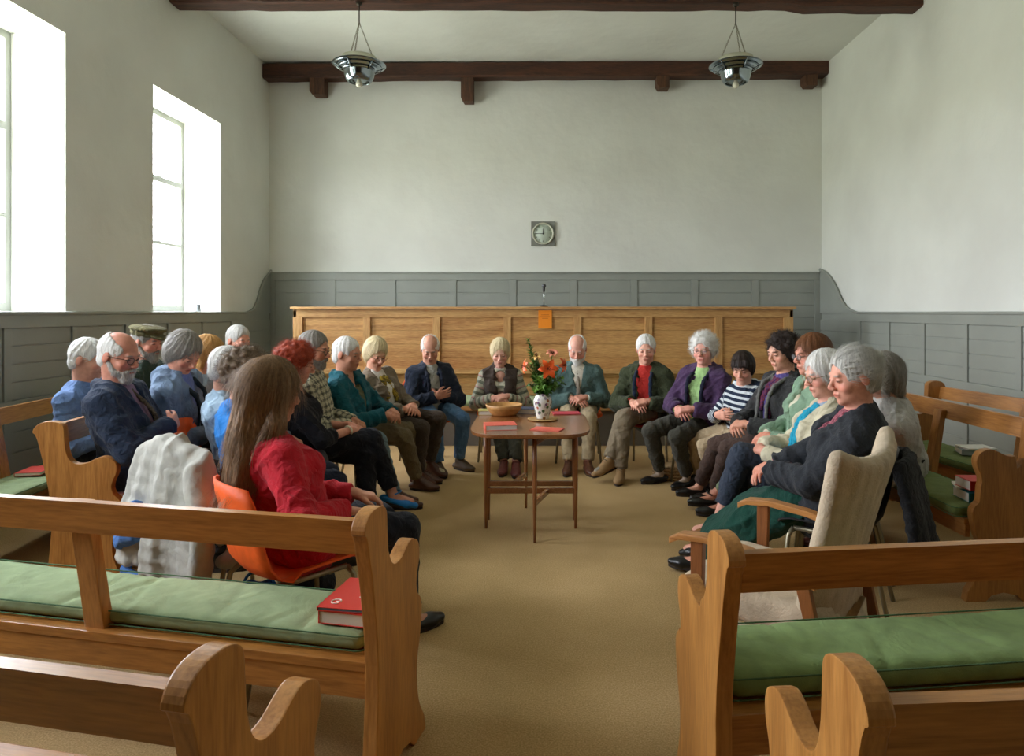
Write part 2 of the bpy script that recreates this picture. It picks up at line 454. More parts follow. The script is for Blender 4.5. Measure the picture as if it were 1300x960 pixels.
def person(label, hip, head, yaw, hyaw=None, pitch=0., roll=0., seat=.44, s=1., hs=1.05, build=1., sw=.19, belly=0.,
           arms='lap', feet=(None, None), skin=(214,160,135), hair=None, beard=None, brow=(150,140,130), glasses=None,
           top=None, jacket=None, bottom=None, shoes=None, extras=(), fine=.005, ch=.0085, seed=1, hang=None, female=False,
           tyaw=None, pole=None, legs_gap=.09, sleeve=.97, hat=None, jlen=.06, sock=None, curl=.55, eyes=True, wristpull=0.):
    a = math.radians(yaw); f = V(math.cos(a), math.sin(a), 0); r = V(f[1], -f[0], 0)
    hipC = V(hip[0], hip[1], seat+.115*s)
    Hc = W(head[0], head[1], head[2])
    ha = math.radians(yaw if hyaw is None else hyaw); hf = V(math.cos(ha), math.sin(ha), 0)
    pr = math.radians(pitch); fh = hf*math.cos(pr)-UP*math.sin(pr)
    R = frame(fh, UP)
    if roll:
        c_, s_ = math.cos(math.radians(roll)), math.sin(math.radians(roll))
        R = np.stack([R[:,0]*c_-R[:,2]*s_, R[:,1], R[:,2]*c_+R[:,0]*s_], 1)
    fh, uh = R[:,1], R[:,2]
    def hp(x, y, z): return Hc+R@(V(x, y, z)*hs)
    ta = math.radians(yaw if tyaw is None else tyaw); tf = V(math.cos(ta), math.sin(ta), 0)
    nb = Hc-UP*.165*hs-fh*.03-uh*.02                                     # base of neck
    zt = nrm(nb-hipC); rt = nrm(np.cross(tf, zt)); ft = np.cross(zt, rt)
    TL = np.linalg.norm(nb-hipC)
    def tp(x, y, z): return hipC+rt*x+ft*y+zt*z                        # torso point, z from the pelvis
    sh = {q: nb-zt*.065+rt*q*(sw-.03)-ft*.005 for q in (-1, 1)}
    # ---- arms
    UA, FA = .285*s, .255*s
    wr, el = {}, {}
    P = arms if isinstance(arms, dict) else {'type': arms}
    ty = P['type']
    for q in (-1, 1):
        if ty == 'lap': w = hipC+f*.27*s+UP*.085+r*q*.065; po = -tf*.5-UP*.6+rt*q*.75
        elif ty == 'clasp': w = hipC+f*.30*s+UP*.10+r*q*.07; po = -tf*.4-UP*.6+rt*q*.8
        elif ty == 'knees': w = hipC+f*.30*s+UP*.10+r*q*.12; po = -tf*.5-UP*.4+rt*q*.8
        elif ty == 'folded':
            w = tp(q*.02, (.245 if q > 0 else .165)+belly, TL*(.41 if q > 0 else .35)); po = rt*q*.75-UP*.8+tf*.05
        else: w = np.asarray(P['w'][q], float) if not callable(P['w'][q]) else P['w'][q](tp, hipC, f, r); po = -tf*.4-UP*.6+rt*q*.8
        if pole is not None and q in pole: po = rt*pole[q][0]+tf*pole[q][1]+UP*pole[q][2]
        e, w = ik(sh[q], w, UA, FA, po); wr[q], el[q] = w, e
    # ---- legs
    TH, SH = .435*s, .40*s
    hj = {q: hipC+r*q*legs_gap-UP*.01 for q in (-1, 1)}; an, kn, toe = {}, {}, {}
    for q in (-1, 1):
        ft_ = feet[0] if q < 0 else feet[1]
        if ft_ is None: ft_ = ('L', .46, .10, 0.)
        if ft_[0] == 'L':      # local: forward, side, toe-out degrees
            g = f; b_ = hipC*V(1,1,0)+f*ft_[1]+r*q*ft_[2]+UP*.085; ang = a-q*math.radians(ft_[3])
            if len(ft_) > 4: b_ = b_+UP*ft_[4]
        elif ft_[0] == 'P':    # pixel of the ankle base on the floor, height above the floor, toe yaw
            b_ = G(ft_[1], ft_[2])+UP*(.085+ft_[3]); ang = math.radians(ft_[4])
        else:                  # world position of the ankle, toe yaw
            b_ = V(*ft_[1:4]); ang = math.radians(ft_[4])
        kp = f*.55+UP*1.+r*q*(ft_[5] if len(ft_) > 5 else .05)
        k_, b_ = ik(hj[q], b_, TH, SH, kp); an[q], kn[q] = b_, k_; toe[q] = V(math.cos(ang), math.sin(ang), -.12 if b_[2] < .12 else -.25)
        toe[q] = nrm(toe[q])
    root = bpy.data.objects.new('person', None); link(root); root.location = (hipC[0], hipC[1], 0); tag(root, label, 'person', 'people seated in the circle')
    O = V(hipC[0], hipC[1], 0)
    pts = [Hc, hipC, nb]+list(wr.values())+list(el.values())+list(an.values())+list(kn.values())+[sh[-1], sh[1]]
    lo, hi = np.min(pts, 0)-.22, np.max(pts, 0)+.22
    allseg = [('t', hipC, nb, .15)]+[('a', sh[q], el[q], .05) for q in (-1,1)]+[('f', el[q], wr[q], .045) for q in (-1,1)]+[('l', hj[q], kn[q], .08) for q in (-1,1)]+[('s', kn[q], an[q], .06) for q in (-1,1)]
    def lcoords(Pn):
        best = np.full(len(Pn), 9.); out = np.zeros((len(Pn), 3))
        for nme, A, B, rad in allseg:
            u = B-A; L = np.linalg.norm(u); u = u/L; x = Pn-A; t = np.clip(x@u, 0, L); dd = np.linalg.norm(x-t[:,None]*u, axis=1)-rad
            m = dd < best; best[m] = dd[m]
            ref = nrm(np.cross(u, tf)) if abs(u@tf) < .9 else rt
            ref2 = np.cross(u, ref)
            if nme == 't': ar = x@rt
            else: ar = np.arctan2(x@ref2, x@ref)*rad*1.3
            out[m,0] = (x@u)[m]+{'t':0,'a':.5,'f':.5+UA,'l':1.,'s':1.5}[nme]; out[m,1] = ar[m]
        return out
    # ---- body, one continuous surface
    hl, hh = Hc-.15*hs, Hc+.15*hs
    wl = np.min([wr[-1], wr[1]], 0)-.16; wh = np.max([wr[-1], wr[1]], 0)+.16
    hf_ = fine*.8
    B = Field(np.maximum(lo, V(-9,-9,-.01)), hi, .011, tuple(((hl[i], hh[i], hf_), (wl[i], wh[i], fine)) for i in range(3)))
    B.h = .008
    B.ell(hp(0,-.014,.028), V(.076,.097,.090)*hs, R, 0)
    B.ell(hp(0,.024,-.028), V(.062,.070,.084)*hs, R, .03)
    B.ell(hp(0,.036,-.075), V(.047,.050,.042)*hs, R, .025)
    B.ell(hp(0,.074,-.101), V(.018,.016,.015)*hs, R, .02)
    B.cap(hp(-.032,.084,.020), hp(.032,.084,.020), .009*hs, None, .014)
    for q in (-1, 1):
        B.ell(hp(q*.031,.100,-.002), V(.017,.014,.012)*hs, R, .012, sub=True)
        B.ell(hp(q*.031,.0795,-.002), V(.0135,.0135,.0115)*hs, R, .003)
        B.ell(hp(q*.042,.062,-.036), V(.020,.022,.019)*hs, R, .02)
        B.ell(hp(q*.079,-.008,-.008), V(.0075,.020,.033)*hs, R@np.array([[1,0,0],[0,1,.25],[0,-.25,1]])/1.0, .006)
        B.ell(hp(q*.0125,.104,-.036), V(.008,.010,.007)*hs, R, .008)
    B.cap(hp(0,.092,.006), hp(0,.113,-.029), .0065*hs, .0105*hs, .012)
    B.cap(hp(-.017,.090,-.062), hp(.017,.090,-.062), .006*hs, None, .008, flat=(fh, 1.))
    B.cap(hp(-.014,.089,-.073), hp(.014,.089,-.073), .0065*hs, None, .008)
    B.cap(hp(0,-.022,-.05), nb-zt*.03, (.052 if female else .060)*hs, .062*s, .03)
    B.cap(nb-zt*.06, nb-zt*.22, .09*s, .11*s, .05, flat=(ft, .7))
    B.cap(tp(0,0,TL*.55), hipC, .11*s, .12*s, .05, flat=(ft, .75))
    for q in (-1, 1):
        B.cap(nb-zt*.05, sh[q], .04, .045*s, .03)
        B.cap(sh[q], el[q], .042*s, .036*s, .02); B.cap(el[q], wr[q], .037*s, .024*s, .015)
        B.cap(hj[q], kn[q], .07*s, .05*s, .03); B.cap(kn[q], an[q], .047*s, .032*s, .02)
        B.cap(an[q]-UP*.03, an[q]-UP*.04+toe[q]*.13, .03, .025, .02)
    for q in (-1, 1):
        w = wr[q]
        if ty in ('lap', 'clasp'):
            dn = nrm(-r*q*.75+f*.55-UP*.12); B_n = nrm(UP*.75+f*.45); th = UP*.5-r*q*.1+f*-.4
            c_ = .75 if ty == 'clasp' else curl
            add_hand(B, w+dn*.012+(UP*.014 if q < 0 else -UP*.006), dn, B_n, UP*.3-f*.9, s, c_)
        elif ty == 'knees': add_hand(B, w+f*.01, nrm(f-r*q*.25-UP*.12), UP, -r*q, s, .35)
        elif ty == 'folded': add_hand(B, w, nrm(-rt*q*.9-ft*(.05 if q > 0 else .35)+zt*.12), ft, zt, s, .35)
        else:
            h_ = P.get('h', {}).get(q)
            if h_ is None: h_ = (f-r*q*.4-UP*.3, UP, -r*q)
            add_hand(B, w, nrm(V(*h_[0]) if not isinstance(h_[0], np.ndarray) else h_[0]), np.asarray(h_[1], float), np.asarray(h_[2], float), s, P.get('curl', .6))
    Pn, Fc = B.mesh(); Pn = relax(Pn, Fc, 1, .3)
    L = (Pn-Hc)@R/hs
    sk = np.array(lin(skin)); Cc = np.tile(sk, (len(Pn), 1))
    def blend(mask, col, w):
        m = (mask*w)[:,None]; Cc[:] = Cc*(1-m)+np.array(col)*m
    def blob(c, rad): 
        q = ((L-V(*c))/V(*rad)); return np.clip(1.4-(q**2).sum(1), 0, 1)
    red = sk*V(1.05,.72,.70)
    for q in (-1, 1):
        blend(blob((q*.043,.075,-.034), (.022,.03,.018)), red, .55)
        blend(blob((q*.031,.09,.019), (.019,.02,.0052)), lin(brow), .9)
        if eyes: blend(blob((q*.031,.09,-.0035), (.015,.02,.0042)), sk*.12, .95)
        blend(blob((q*.031,.085,-.015), (.017,.02,.006)), sk*V(.8,.7,.7), .35)
        blend(blob((q*.085,-.008,-.008), (.012,.022,.034)), red, .4)
    blend(blob((0,.115,-.034), (.016,.016,.012)), red, .5)
    blend(blob((0,.093,-.0675), (.022,.02,.0085)), sk*V(.80,.40,.40), .85)
    blend(blob((0,.1,-.0675), (.021,.03,.0022)), sk*.22, .9)
    for q in (-1, 1):
        dd = np.linalg.norm(Pn-(wr[q]), axis=1); blend(np.clip(1.6-dd/.10, 0, 1), sk*V(.98,.82,.80), .5)
    if sock is not None:
        m = np.zeros(len(Pn))
        for q in (-1, 1): m = np.maximum(m, np.clip(1.5-np.linalg.norm(Pn-an[q], axis=1)/.15, 0, 1)*(Pn[:,2] < an[q][2]+.18))
        blend(np.clip(m*3, 0, 1), lin(sock), 1.)
    if bottom and bottom.get('skirt') is None or jacket is not None or True: pass
    from_np('body', Pn-O, Fc, skinmat(), root, attrs={'Col': ('FLOAT_COLOR', np.c_[Cc, np.ones(len(Cc))])})
    # ---- clothes
    def torso(Fd, g, down=.04, chest=1., bust=0.):
        hw = .125*s*build+g
        Fd.cap(hipC+rt*.06-ft*.01, hipC-rt*.06-ft*.01, hw-.005, None, .03, flat=(ft, .82))
        Fd.cap(hipC-zt*down, tp(0,.01,TL*.45), hw+.02*build, (.135+.02*build)*s+g, .07, flat=(ft, .74))
        Fd.cap(tp(0,0,TL*.45), nb-zt*.13, (.14+.015*build)*s+g, (sw-.035)+g, .07, flat=(ft, .64))
        Fd.cap(sh[-1]+zt*.008, sh[1]+zt*.008, .052*s+g, None, .06)
        Fd.cap(nb-zt*.05-ft*.01, nb+zt*.01, .075*s+g*.6, .055*s+g*.4, .05)
        Fd.ell(tp(0,-.05,TL*.72), V(.13,.06,.12)*s+g, np.stack([rt,ft,zt],1), .06)
        if belly: Fd.ell(tp(0,.07,TL*.28), V(.12,.075+belly,.12)*s+g, np.stack([rt,ft,zt],1), .06)
        if female:
            for q in (-1, 1): Fd.ell(tp(q*.07,.10,TL*.60), V(.062,.05,.06)*s*(1+.2*(build-1))+g*.7, np.stack([rt,ft,zt],1), .05)
    def sleeves(Fd, g, fr, cuff=0.):
        for q in (-1, 1):
            Fd.cap(sh[q], el[q], .052*s+g, .044*s+g, .035)
            e2 = el[q]+(wr[q]-el[q])*fr
            Fd.cap(el[q], e2, .045*s+g, .034*s+g*.8+cuff, .02)
    def hem_hand(Fd, fr):   # flat sleeve ends
        for q in (-1, 1):
            u = nrm(wr[q]-el[q]); e2 = el[q]+(wr[q]-el[q])*fr
            def fn(X, Y, Z, e2=e2, u=u):
                ax = (X-e2[0])*u[0]+(Y-e2[1])*u[1]+(Z-e2[2])*u[2]
                rr = np.sqrt(np.maximum((X-e2[0])**2+(Y-e2[1])**2+(Z-e2[2])**2-ax**2, 0))
                return np.maximum(-ax, np.maximum(rr-.07, ax-.09))
            Fd.cut(fn, e2-.1, e2+.1)
    def finish(name, Fd, mat, amp, k=38., sd=0, it=1):
        Pq, Fq = Fd.mesh()
        if len(Pq) == 0: return None
        lc = lcoords(Pq); Pq = relax(Pq, Fq, it, .5)
        if amp: Pq = folds(Pq, Fq, amp, k, seed*7+sd)
        Pq[:,2] = np.maximum(Pq[:,2], .004)
        return from_np(name, Pq-O, Fq, mat, root, attrs={'lc': ('FLOAT_VECTOR', lc)})
    tlo = np.min([hipC, nb, sh[-1], sh[1], el[-1], el[1], wr[-1], wr[1]], 0)-.24; thi = np.max([hipC, nb, sh[-1], sh[1], el[-1], el[1], wr[-1], wr[1]], 0)+.24
    def collar(Fd, g, rad, h=.03, gap=.35, drop=.03, th=.011, n=11):
        prev = None
        for i in range(n):
            t = gap+(2*PI-2*gap)*i/(n-1)
            fr = (1+math.cos(t))/2
            p = nb+rt*math.sin(t)*rad+ft*(math.cos(t)*rad*.95+.008)+zt*(h*(1-fr)-drop*fr+.0)
            if prev is not None: Fd.cap(prev, p, th+g, None, .008); Fd.cap(prev-zt*.016, p-zt*.016, th+g, None, .01)
            prev = p
    if top:
        T = Field(tlo, thi, ch); T.h = .008
        g = top.get('g', .006)
        torso(T, g); sl_ = top.get('sleeve', sleeve)
        if not top.get('nosleeve'):
            sleeves(T, g+.002, sl_); hem_hand(T, sl_)
        nk = top.get('neck', 0)
        if nk:    # open neckline
            T.ell(nb+ft*.075-zt*(.03+nk*.3), V(.05+nk*.3,.07,.045+nk), np.stack([rt,ft,zt],1), .01, sub=True)
        if top.get('collar'): collar(T, 0, .064*hs, .035, .3, .035, .010)
        finish('top', T, top['mat'], top.get('amp', .006 if not jacket else .002), sd=1)
    if jacket:
        J = Field(tlo, thi, ch); J.h = .008
        g = jacket.get('g', .02)
        torso(J, g, jacket.get('down', .06))
        if not jacket.get('vest'):
            sleeves(J, g, sleeve, jacket.get('cuff', .004)); hem_hand(J, sleeve)
        if jacket.get('lap', 0):
            for q in (-1, 1): J.cap(hj[q]+UP*.0, hj[q]+(kn[q]-hj[q])*jacket['lap'], .095*s+g*.6, .085*s+g*.5, .05)
        op = jacket.get('open')
        if op is not None:
            wt, wm, wb = op
            def fn(X, Y, Z):
                x = (X-hipC[0])*rt[0]+(Y-hipC[1])*rt[1]+(Z-hipC[2])*rt[2]
                y = (X-hipC[0])*ft[0]+(Y-hipC[1])*ft[1]+(Z-hipC[2])*ft[2]
                z = (X-hipC[0])*zt[0]+(Y-hipC[1])*zt[1]+(Z-hipC[2])*zt[2]
                t = np.clip(z/TL, -.2, 1.1); w_ = np.where(t > .5, wm+(wt-wm)*(t-.5)/.5, wb+(wm-wb)*t/.5)
                return np.maximum(np.maximum(np.abs(x-.006*np.sin(z*25))-w_, .03-y), np.maximum(-z-.08, y-.19-belly))
            J.cut(fn, hipC-.5, nb+.3, .01)
        if jacket.get('vest'):
            for q in (-1, 1): J.ell(sh[q]+rt*q*.045-zt*.03, V(.05,.10,.11), np.stack([rt,ft,zt],1), .01, sub=True)
        if jacket.get('collar', True): collar(J, .0, (.086)*hs, .052, .55 if op is not None else .3, .055, .019)
        if jacket.get('hood'):
            hc = nb-ft*.085-zt*.005
            for i in range(7):
                t = -1.25+2.5*i/6; p = nb-ft*(.085*math.cos(t)+.02)+rt*.125*math.sin(t)+zt*(.0+.01*math.cos(t))
                if i: J.cap(pp, p, .038, None, .03)
                pp = p
        finish('jacket', J, jacket['mat'], jacket.get('amp', .008), jacket.get('fk', 34.), sd=2)
        if jacket.get('lining') is not None and op is not None:   # facing strips and inner collar
            Lf = Field(tlo, thi, ch); Lf.h = .008; wt, wm, wb = op
            for q in (-1, 1):
                prev = None
                for i in range(9):
                    t = 1.0-.95*i/8; w_ = wm+(wt-wm)*(t-.5)/.5 if t > .5 else wb+(wm-wb)*t/.5
                    dep = (.075+.085*math.sin(min(1, (1.06-t)*2.2)*PI/2))*s+g+belly*.5*(1 if t < .6 else 0)-abs(w_)*.18
                    if t > .93: dep = .05
                    p = tp(q*(w_+.012), dep, TL*t)
                    if prev is not None: Lf.cap(prev, p, .017, None, .01, flat=(ft, .6))
                    prev = p
            collar(Lf, .0, .072*hs, .05, .5, .03, .013)
            finish('lining', Lf, jacket['lining'], .003, sd=8)
    if bottom:
        pl = np.min([hipC]+list(kn.values())+list(an.values()), 0)-.2; ph = np.max([hipC]+list(kn.values())+list(an.values()), 0)+.2
        Q = Field(np.maximum(pl, V(-9,-9,-.01)), ph, ch); Q.h = .008; g = bottom.get('g', .014); b = bottom.get('wide', 1.)
        Q.cap(hipC+r*.05, hipC-r*.05, .104*s*build, None, .03, flat=(ft, .9)); Q.cap(hipC, hipC+zt*.06, .10*s*build, None, .05)
        if bottom.get('skirt') is None:
            for q in (-1, 1):
                Q.cap(hj[q], kn[q], .078*s+g*.6, .058*s+g, .03)
                e2 = kn[q]+(an[q]-kn[q])*bottom.get('len', .93)
                Q.cap(kn[q], e2, .056*s+g, (.040*s+g)*b, .012)
                u = nrm(an[q]-kn[q])
                def fn(X, Y, Z, e2=e2, u=u):
                    ax = (X-e2[0])*u[0]+(Y-e2[1])*u[1]+(Z-e2[2])*u[2]
                    rr = np.sqrt(np.maximum((X-e2[0])**2+(Y-e2[1])**2+(Z-e2[2])**2-ax**2, 0))
                    return np.maximum(-ax, np.maximum(rr-.12, ax-.11))
                Q.cut(fn, e2-.13, e2+.13)
        else:
            L_ = bottom['skirt']; mk = (kn[-1]+kn[1])/2
            for q in (-1, 1):
                Q.cap(hj[q], kn[q], .09*s+g, .075*s+g, .06)
                e2 = kn[q]+(an[q]-kn[q])*L_; Q.cap(kn[q], e2, .075*s+g, .09*b, .07)
            Q.cap(hipC+f*.1, mk, .11, .10, .08, flat=(UP, .8)); ma = (an[-1]+an[1])/2
            Q.cap(mk, mk+(ma-mk)*L_, .10, .11*b, .08, flat=(f, .8))
        finish(bottom.get('name', 'trousers'), Q, bottom['mat'], bottom.get('amp', .006), bottom.get('fk', 30.), sd=3)
    for q in (-1, 1):
        sc = shoes[1] if isinstance(shoes, dict) and q > 0 else (shoes[-1] if isinstance(shoes, dict) else shoes)
        if sc is None: continue
        mat, kind = sc
        A, t_ = an[q], toe[q]; flat_t = nrm(t_*V(1,1,0)) if A[2] < .12 else t_
        dn = np.cross(np.cross(flat_t, UP), flat_t)*-1.; dn = -nrm(dn) if dn[2] > 0 else nrm(dn)
        dn = nrm(-UP-flat_t*(-UP@flat_t))
        S = Field(A-.27, A+.27, .006); S.h = .006
        heel, ball, tip = A-flat_t*.045+dn*.052, A+flat_t*.115*s+dn*.056, A+flat_t*.165*s+dn*.056
        sd_ = np.cross(flat_t, dn)
        S.cap(heel, ball, .033, .042*s, .02, flat=(dn, .75)); S.cap(ball, tip, .042*s, .030, .02, flat=(dn, .7))
        if kind not in ('flat', 'strap'):
            S.cap(A+dn*.0, A+flat_t*.075+dn*.035, .040, .036, .03)
            if kind == 'boot': S.cap(A-dn*.06, A+dn*.01, .046, .042, .02)
        else:
            S.ell(A+flat_t*.045+dn*.012, V(.028,.055,.032), np.stack([nrm(sd_), flat_t, -dn], 1), .01, sub=True)
        So = (heel+tip)/2
        def fl(X, Y, Z):
            return -(X*dn[0]+Y*dn[1]+Z*dn[2]-(A@dn+.084)) if True else 0
        S.cut(lambda X, Y, Z: .0-((X-A[0])*dn[0]+(Y-A[1])*dn[1]+(Z-A[2])*dn[2]-.082)*-1., A-.27, A+.27, .0) if False else None
        Pq, Fq = S.mesh()
        h_ = (Pq-A)@dn; Pq = Pq-dn*np.maximum(h_-.083, 0)[:,None]; Pq[:,2] = np.maximum(Pq[:,2], .002)
        sh_ = from_np('shoe', Pq-O, Fq, mat, root)
        m = MB(); n_ = 22; out = []
        for i in range(n_):
            tt = 2*PI*i/n_; c0 = (heel+tip)/2; ln = np.linalg.norm(tip-heel)/2+.026
            p = c0+flat_t*math.cos(tt)*ln+nrm(sd_)*math.sin(tt)*(.038+.006*math.cos(tt))
            out.append(p-c0+c0)
        A0 = [m.bm.verts.new((p-dn*((p-A)@dn)+dn*.068)-O) for p in out]; A1 = [m.bm.verts.new((p-dn*((p-A)@dn)+dn*.0845)-O) for p in out]
        m.bm.faces.new(A0); m.bm.faces.new(A1[::-1])
        for i in range(n_): m.bm.faces.new((A0[i], A0[(i+1)%n_], A1[(i+1)%n_], A1[i]))
        m.build('sole', M_sole, sh_)
        if kind in ('boot', 'lace', 'strap'):
            m = MB(); sdn = nrm(sd_)
            if kind == 'strap': 
                m.tube([A+flat_t*.02-dn*.0+sdn*.045*math.cos(x)-dn*(.02*math.sin(x))+flat_t*.035*math.sin(x)-O for x in np.linspace(0, PI, 9)], .005)
                m.build('strap', mat, sh_)
            else:
                for j in range(4):
                    c0 = A+flat_t*(.035+.018*j)-dn*(.022-.013*j)
                    m.tube([c0-sdn*.02-O, c0-dn*.007-O, c0+sdn*.02-O], .0028, 6)
                m.build('laces', M_lace, sh_)
    # ---- hair
    if hair:
        st, mat = hair[0], hair[1]; hfine = hair[2] if len(hair) > 2 else .006
        ext = .16 if st != 'long' else .45
        Hf = Field(Hc-V(.17,.17,ext)*hs, Hc+V(.17,.17,.17)*hs, hfine); Hf.h = .006
        t = {'short': .007, 'bald': .005, 'buzz': .004, 'bob': .015, 'curly': .012, 'long': .018, 'updo': .012, 'full': .013, 'fringe': .013}[st]
        Hf.ell(hp(0,-.016,.028), (V(.076,.097,.092)+t)*hs, R, 0)
        if st in ('bob', 'fringe', 'full', 'curly'):
            Hf.ell(hp(0,-.03,-.01), (V(.078,.075,.085)+t)*hs, R, .02)
        if st == 'bob':
            for q in (-1, 1): Hf.cap(hp(q*.075,.0,.01), hp(q*.072,.01,-.075), .026*hs, .024*hs, .02)
            Hf.cap(hp(0,-.06,0), hp(0,-.065,-.09), .055*hs, .05*hs, .03)
        if st in ('short', 'bald', 'buzz', 'updo'): Hf.ell(hp(0,-.05,-.035), (V(.062,.05,.05)+t)*hs, R, .02)
        # face and ears stay free
        fz = {'bob': .078, 'fringe': .046, 'full': .070, 'curly': .066, 'long': .07}.get(st, .074)
        Hf.ell(hp(0,.118,fz-.115), V(.080 if st in ('short','bald','buzz','updo') else .068,.088,.120)*hs, R, .008, sub=True)
        Hf.box(hp(0,.12,-.06), V(.06,.07,.09)*hs, R, .02, .01, sub=True)
        if st in ('short', 'bald', 'buzz', 'updo'):
            Hf.box(hp(0,.055,-.085), V(.13,.068,.075)*hs, R, .02, .01, sub=True)
            for q in (-1, 1): Hf.ell(hp(q*.088,.012,-.012), V(.022,.026,.032)*hs, R, .006, sub=True)
            Hf.box(hp(0,0,-.15), V(.13,.13,.065)*hs, R, .02, .01, sub=True)
        if st == 'bald': Hf.ell(hp(0,.055,.115), V(.068,.125,.085)*hs, R, .012, sub=True)
        if st in ('fringe', 'full', 'curly', 'bob'):
            Hf.box(hp(0,.09,-.09), V(.062,.09,.085)*hs, R, .02, .012, sub=True)
        if st == 'fringe':
            for q in range(-3, 4): Hf.cap(hp(q*.016,.068,.09), hp(q*.019,.097-.004*abs(q),.055), .011*hs, .009*hs, .008)
        if st == 'curly':
            rs = np.random.RandomState(seed)
            for i in range(150):
                v = nrm(rs.normal(size=3)); 
                if v[1] > .35 and v[2] < .55: continue
                if v[2] < -.75: continue
                c0 = hp(v[0]*.094, -.02+v[1]*.110, .018+v[2]*.104)
                Hf.ell(c0, V(.017,.017,.017)*hs*(.7+.6*rs.rand()), None, .004)
        if st == 'updo':
            Hf.ell(hp(0,-.10,.035), V(.042,.035,.040)*hs, R, .012); Hf.cap(hp(-.04,-.07,.06), hp(.05,-.07,.03), .028*hs, .03*hs, .02)
            for q in (-1, 1): Hf.cap(hp(q*.060,.030,.075), hp(q*.083,-.03,.02), .012*hs, .016*hs, .014)
        if st == 'long':
            for q in (-1, 1):
                Hf.cap(hp(q*.07,.0,.02), hp(q*.085,-.01,-.12), .033*hs, .035*hs, .03)
                Hf.cap(hp(q*.085,-.01,-.12), hp(q*.07,-.05,-.31)+V(0,0,0), .036*hs, .022*hs, .03)
            Hf.cap(hp(0,-.055,.02), hp(0,-.075,-.16), .075*hs, .065*hs, .04); Hf.cap(hp(0,-.075,-.16), hp(0,-.09,-.30), .07*hs, .045*hs, .04, flat=(fh, .6))
            for q in (-1, 0, 1): Hf.cap(hp(q*.045,-.085,-.22), hp(q*.06,-.10,-.37), .034*hs, .012, .02)
        Pq, Fq = Hf.mesh()
        if len(Pq):
            Pq = relax(Pq, Fq, 1, .4); N = vnormals(Pq, Fq); Lh = (Pq-Hc)@R
            if st in ('curly',): dsp = wob(Pq, 150., seed, 4)*.004
            else:
                an_ = np.arctan2(Lh[:,0], Lh[:,1]+.02); dsp = (np.sin(an_*34+wob(Pq, 25., seed)*4)*.0016+np.sin(an_*13+wob(Pq, 20., seed+1)*5)*.0022)+wob(Pq, 60., seed+3)*.0012
            Pq = Pq+N*dsp[:,None]; Pq, Fq = strands(Pq, Fq, N, R, Hc, hs, st, seed)
            from_np('hair', Pq-O, Fq, mat, root)
    if beard:
        Bf = Field(Hc-V(.14,.14,.2), Hc+V(.14,.14,.08), .005); Bf.h = .006; full = beard[0]
        Bf.ell(hp(0,.040,-.078), V(.054,.056,.048)*hs, R, 0); Bf.ell(hp(0,.072,-.108-.01*full), V(.032,.028,.026+.014*full)*hs, R, .02)
        for q in (-1, 1): Bf.cap(hp(q*.066,.005,-.035), hp(q*.052,.04,-.08), .012*hs, .016*hs, .015); Bf.cap(hp(0,.104,-.052), hp(q*.024,.092,-.066), .0075*hs, .006*hs, .004)
        Bf.ell(hp(0,.115,-.0685), V(.020,.035,.008)*hs, R, .004, sub=True)
        Bf.ell(hp(0,.09,-.035), V(.038,.06,.020)*hs, R, .008, sub=True)
        Bf.ell(hp(0,-.02,-.12), V(.06,.055,.06)*hs, R, .01, sub=True)
        for q in (-1, 1): Bf.cap(hp(0,.106,-.052), hp(q*.024,.094,-.064), .0075*hs, .006*hs, .004)
        Pq, Fq = Bf.mesh(); Pq = relax(Pq, Fq, 1, .4); N = vnormals(Pq, Fq); Pq = Pq+N*(wob(Pq, 260., seed, 4)*.0022)[:,None]; Pq, Fq = strands(Pq, Fq, N, R, Hc, hs, 'beard', seed)
        from_np('beard', Pq-O, Fq, beard[1], root)
    if glasses:
        m = MB(); gp = lambda x, y, z: hp(x, y, z)-O
        for q in (-1, 1):
            m.tube([gp(q*.031+.0225*math.cos(x), .106-.004*abs(math.cos(x)), -.004+.0165*math.sin(x)*(1 if math.sin(x) > 0 else 1.05)) for x in np.linspace(0, 2*PI, 18)[:-1]], .0019, 6, closed=True)
            m.tube([gp(q*.053,.103,.002), gp(q*.074,.07,.003), gp(q*.084,.0,.002), gp(q*.083,-.02,-.012)], .0018, 6)
        m.tube([gp(-.010,.109,0), gp(0,.112,.003), gp(.010,.109,0)], .0018, 6)
        gl = m.build('glasses', glasses, root)
        m = MB()
        for q in (-1, 1): m.bm.faces.new([m.bm.verts.new(gp(q*.031+.0215*math.cos(x), .1055, -.004+.0155*math.sin(x))) for x in np.linspace(0, 2*PI, 18)[:-1]])
        m.build('lens', M_lens, gl)
    if hat:
        Hf = Field(Hc-.2, Hc+.22, .006); Hf.h = .006
        Hf.ell(hp(0,-.015,.062), V(.092,.112,.045)*hs, R, 0); Hf.ell(hp(0,-.005,.095), V(.112,.13,.026)*hs, R, .02)
        Pq, Fq = Hf.mesh(); Pq = relax(Pq, Fq, 1, .4); Pq = folds(Pq, Fq, .003, 50., seed); h_ = from_np('hat', Pq-O, Fq, hat, root)
        Hf = Field(Hc-.2, Hc+.22, .005); Hf.h = .006; Hf.ell(hp(0,.105,.050), V(.075,.052,.009)*hs, frame(fh-uh*.35, UP), 0)
        Pq, Fq = Hf.mesh(); from_np('peak', Pq-O, Fq, hat, h_)
    kit = dict(hp=hp, tp=tp, hip=hipC, nb=nb, f=f, r=r, tf=tf, ft=ft, rt=rt, zt=zt, TL=TL, wr=wr, el=el, an=an, kn=kn, O=O, root=root, finish=finish, tlo=tlo, thi=thi, ch=ch, sh=sh, s=s, R=R)
    for e in extras: e(kit)
    return kit
M_sole = plain('shoe_sole', (48,38,32), .8); M_lace = plain('laces', (60,50,42), .8)
M_lens = None
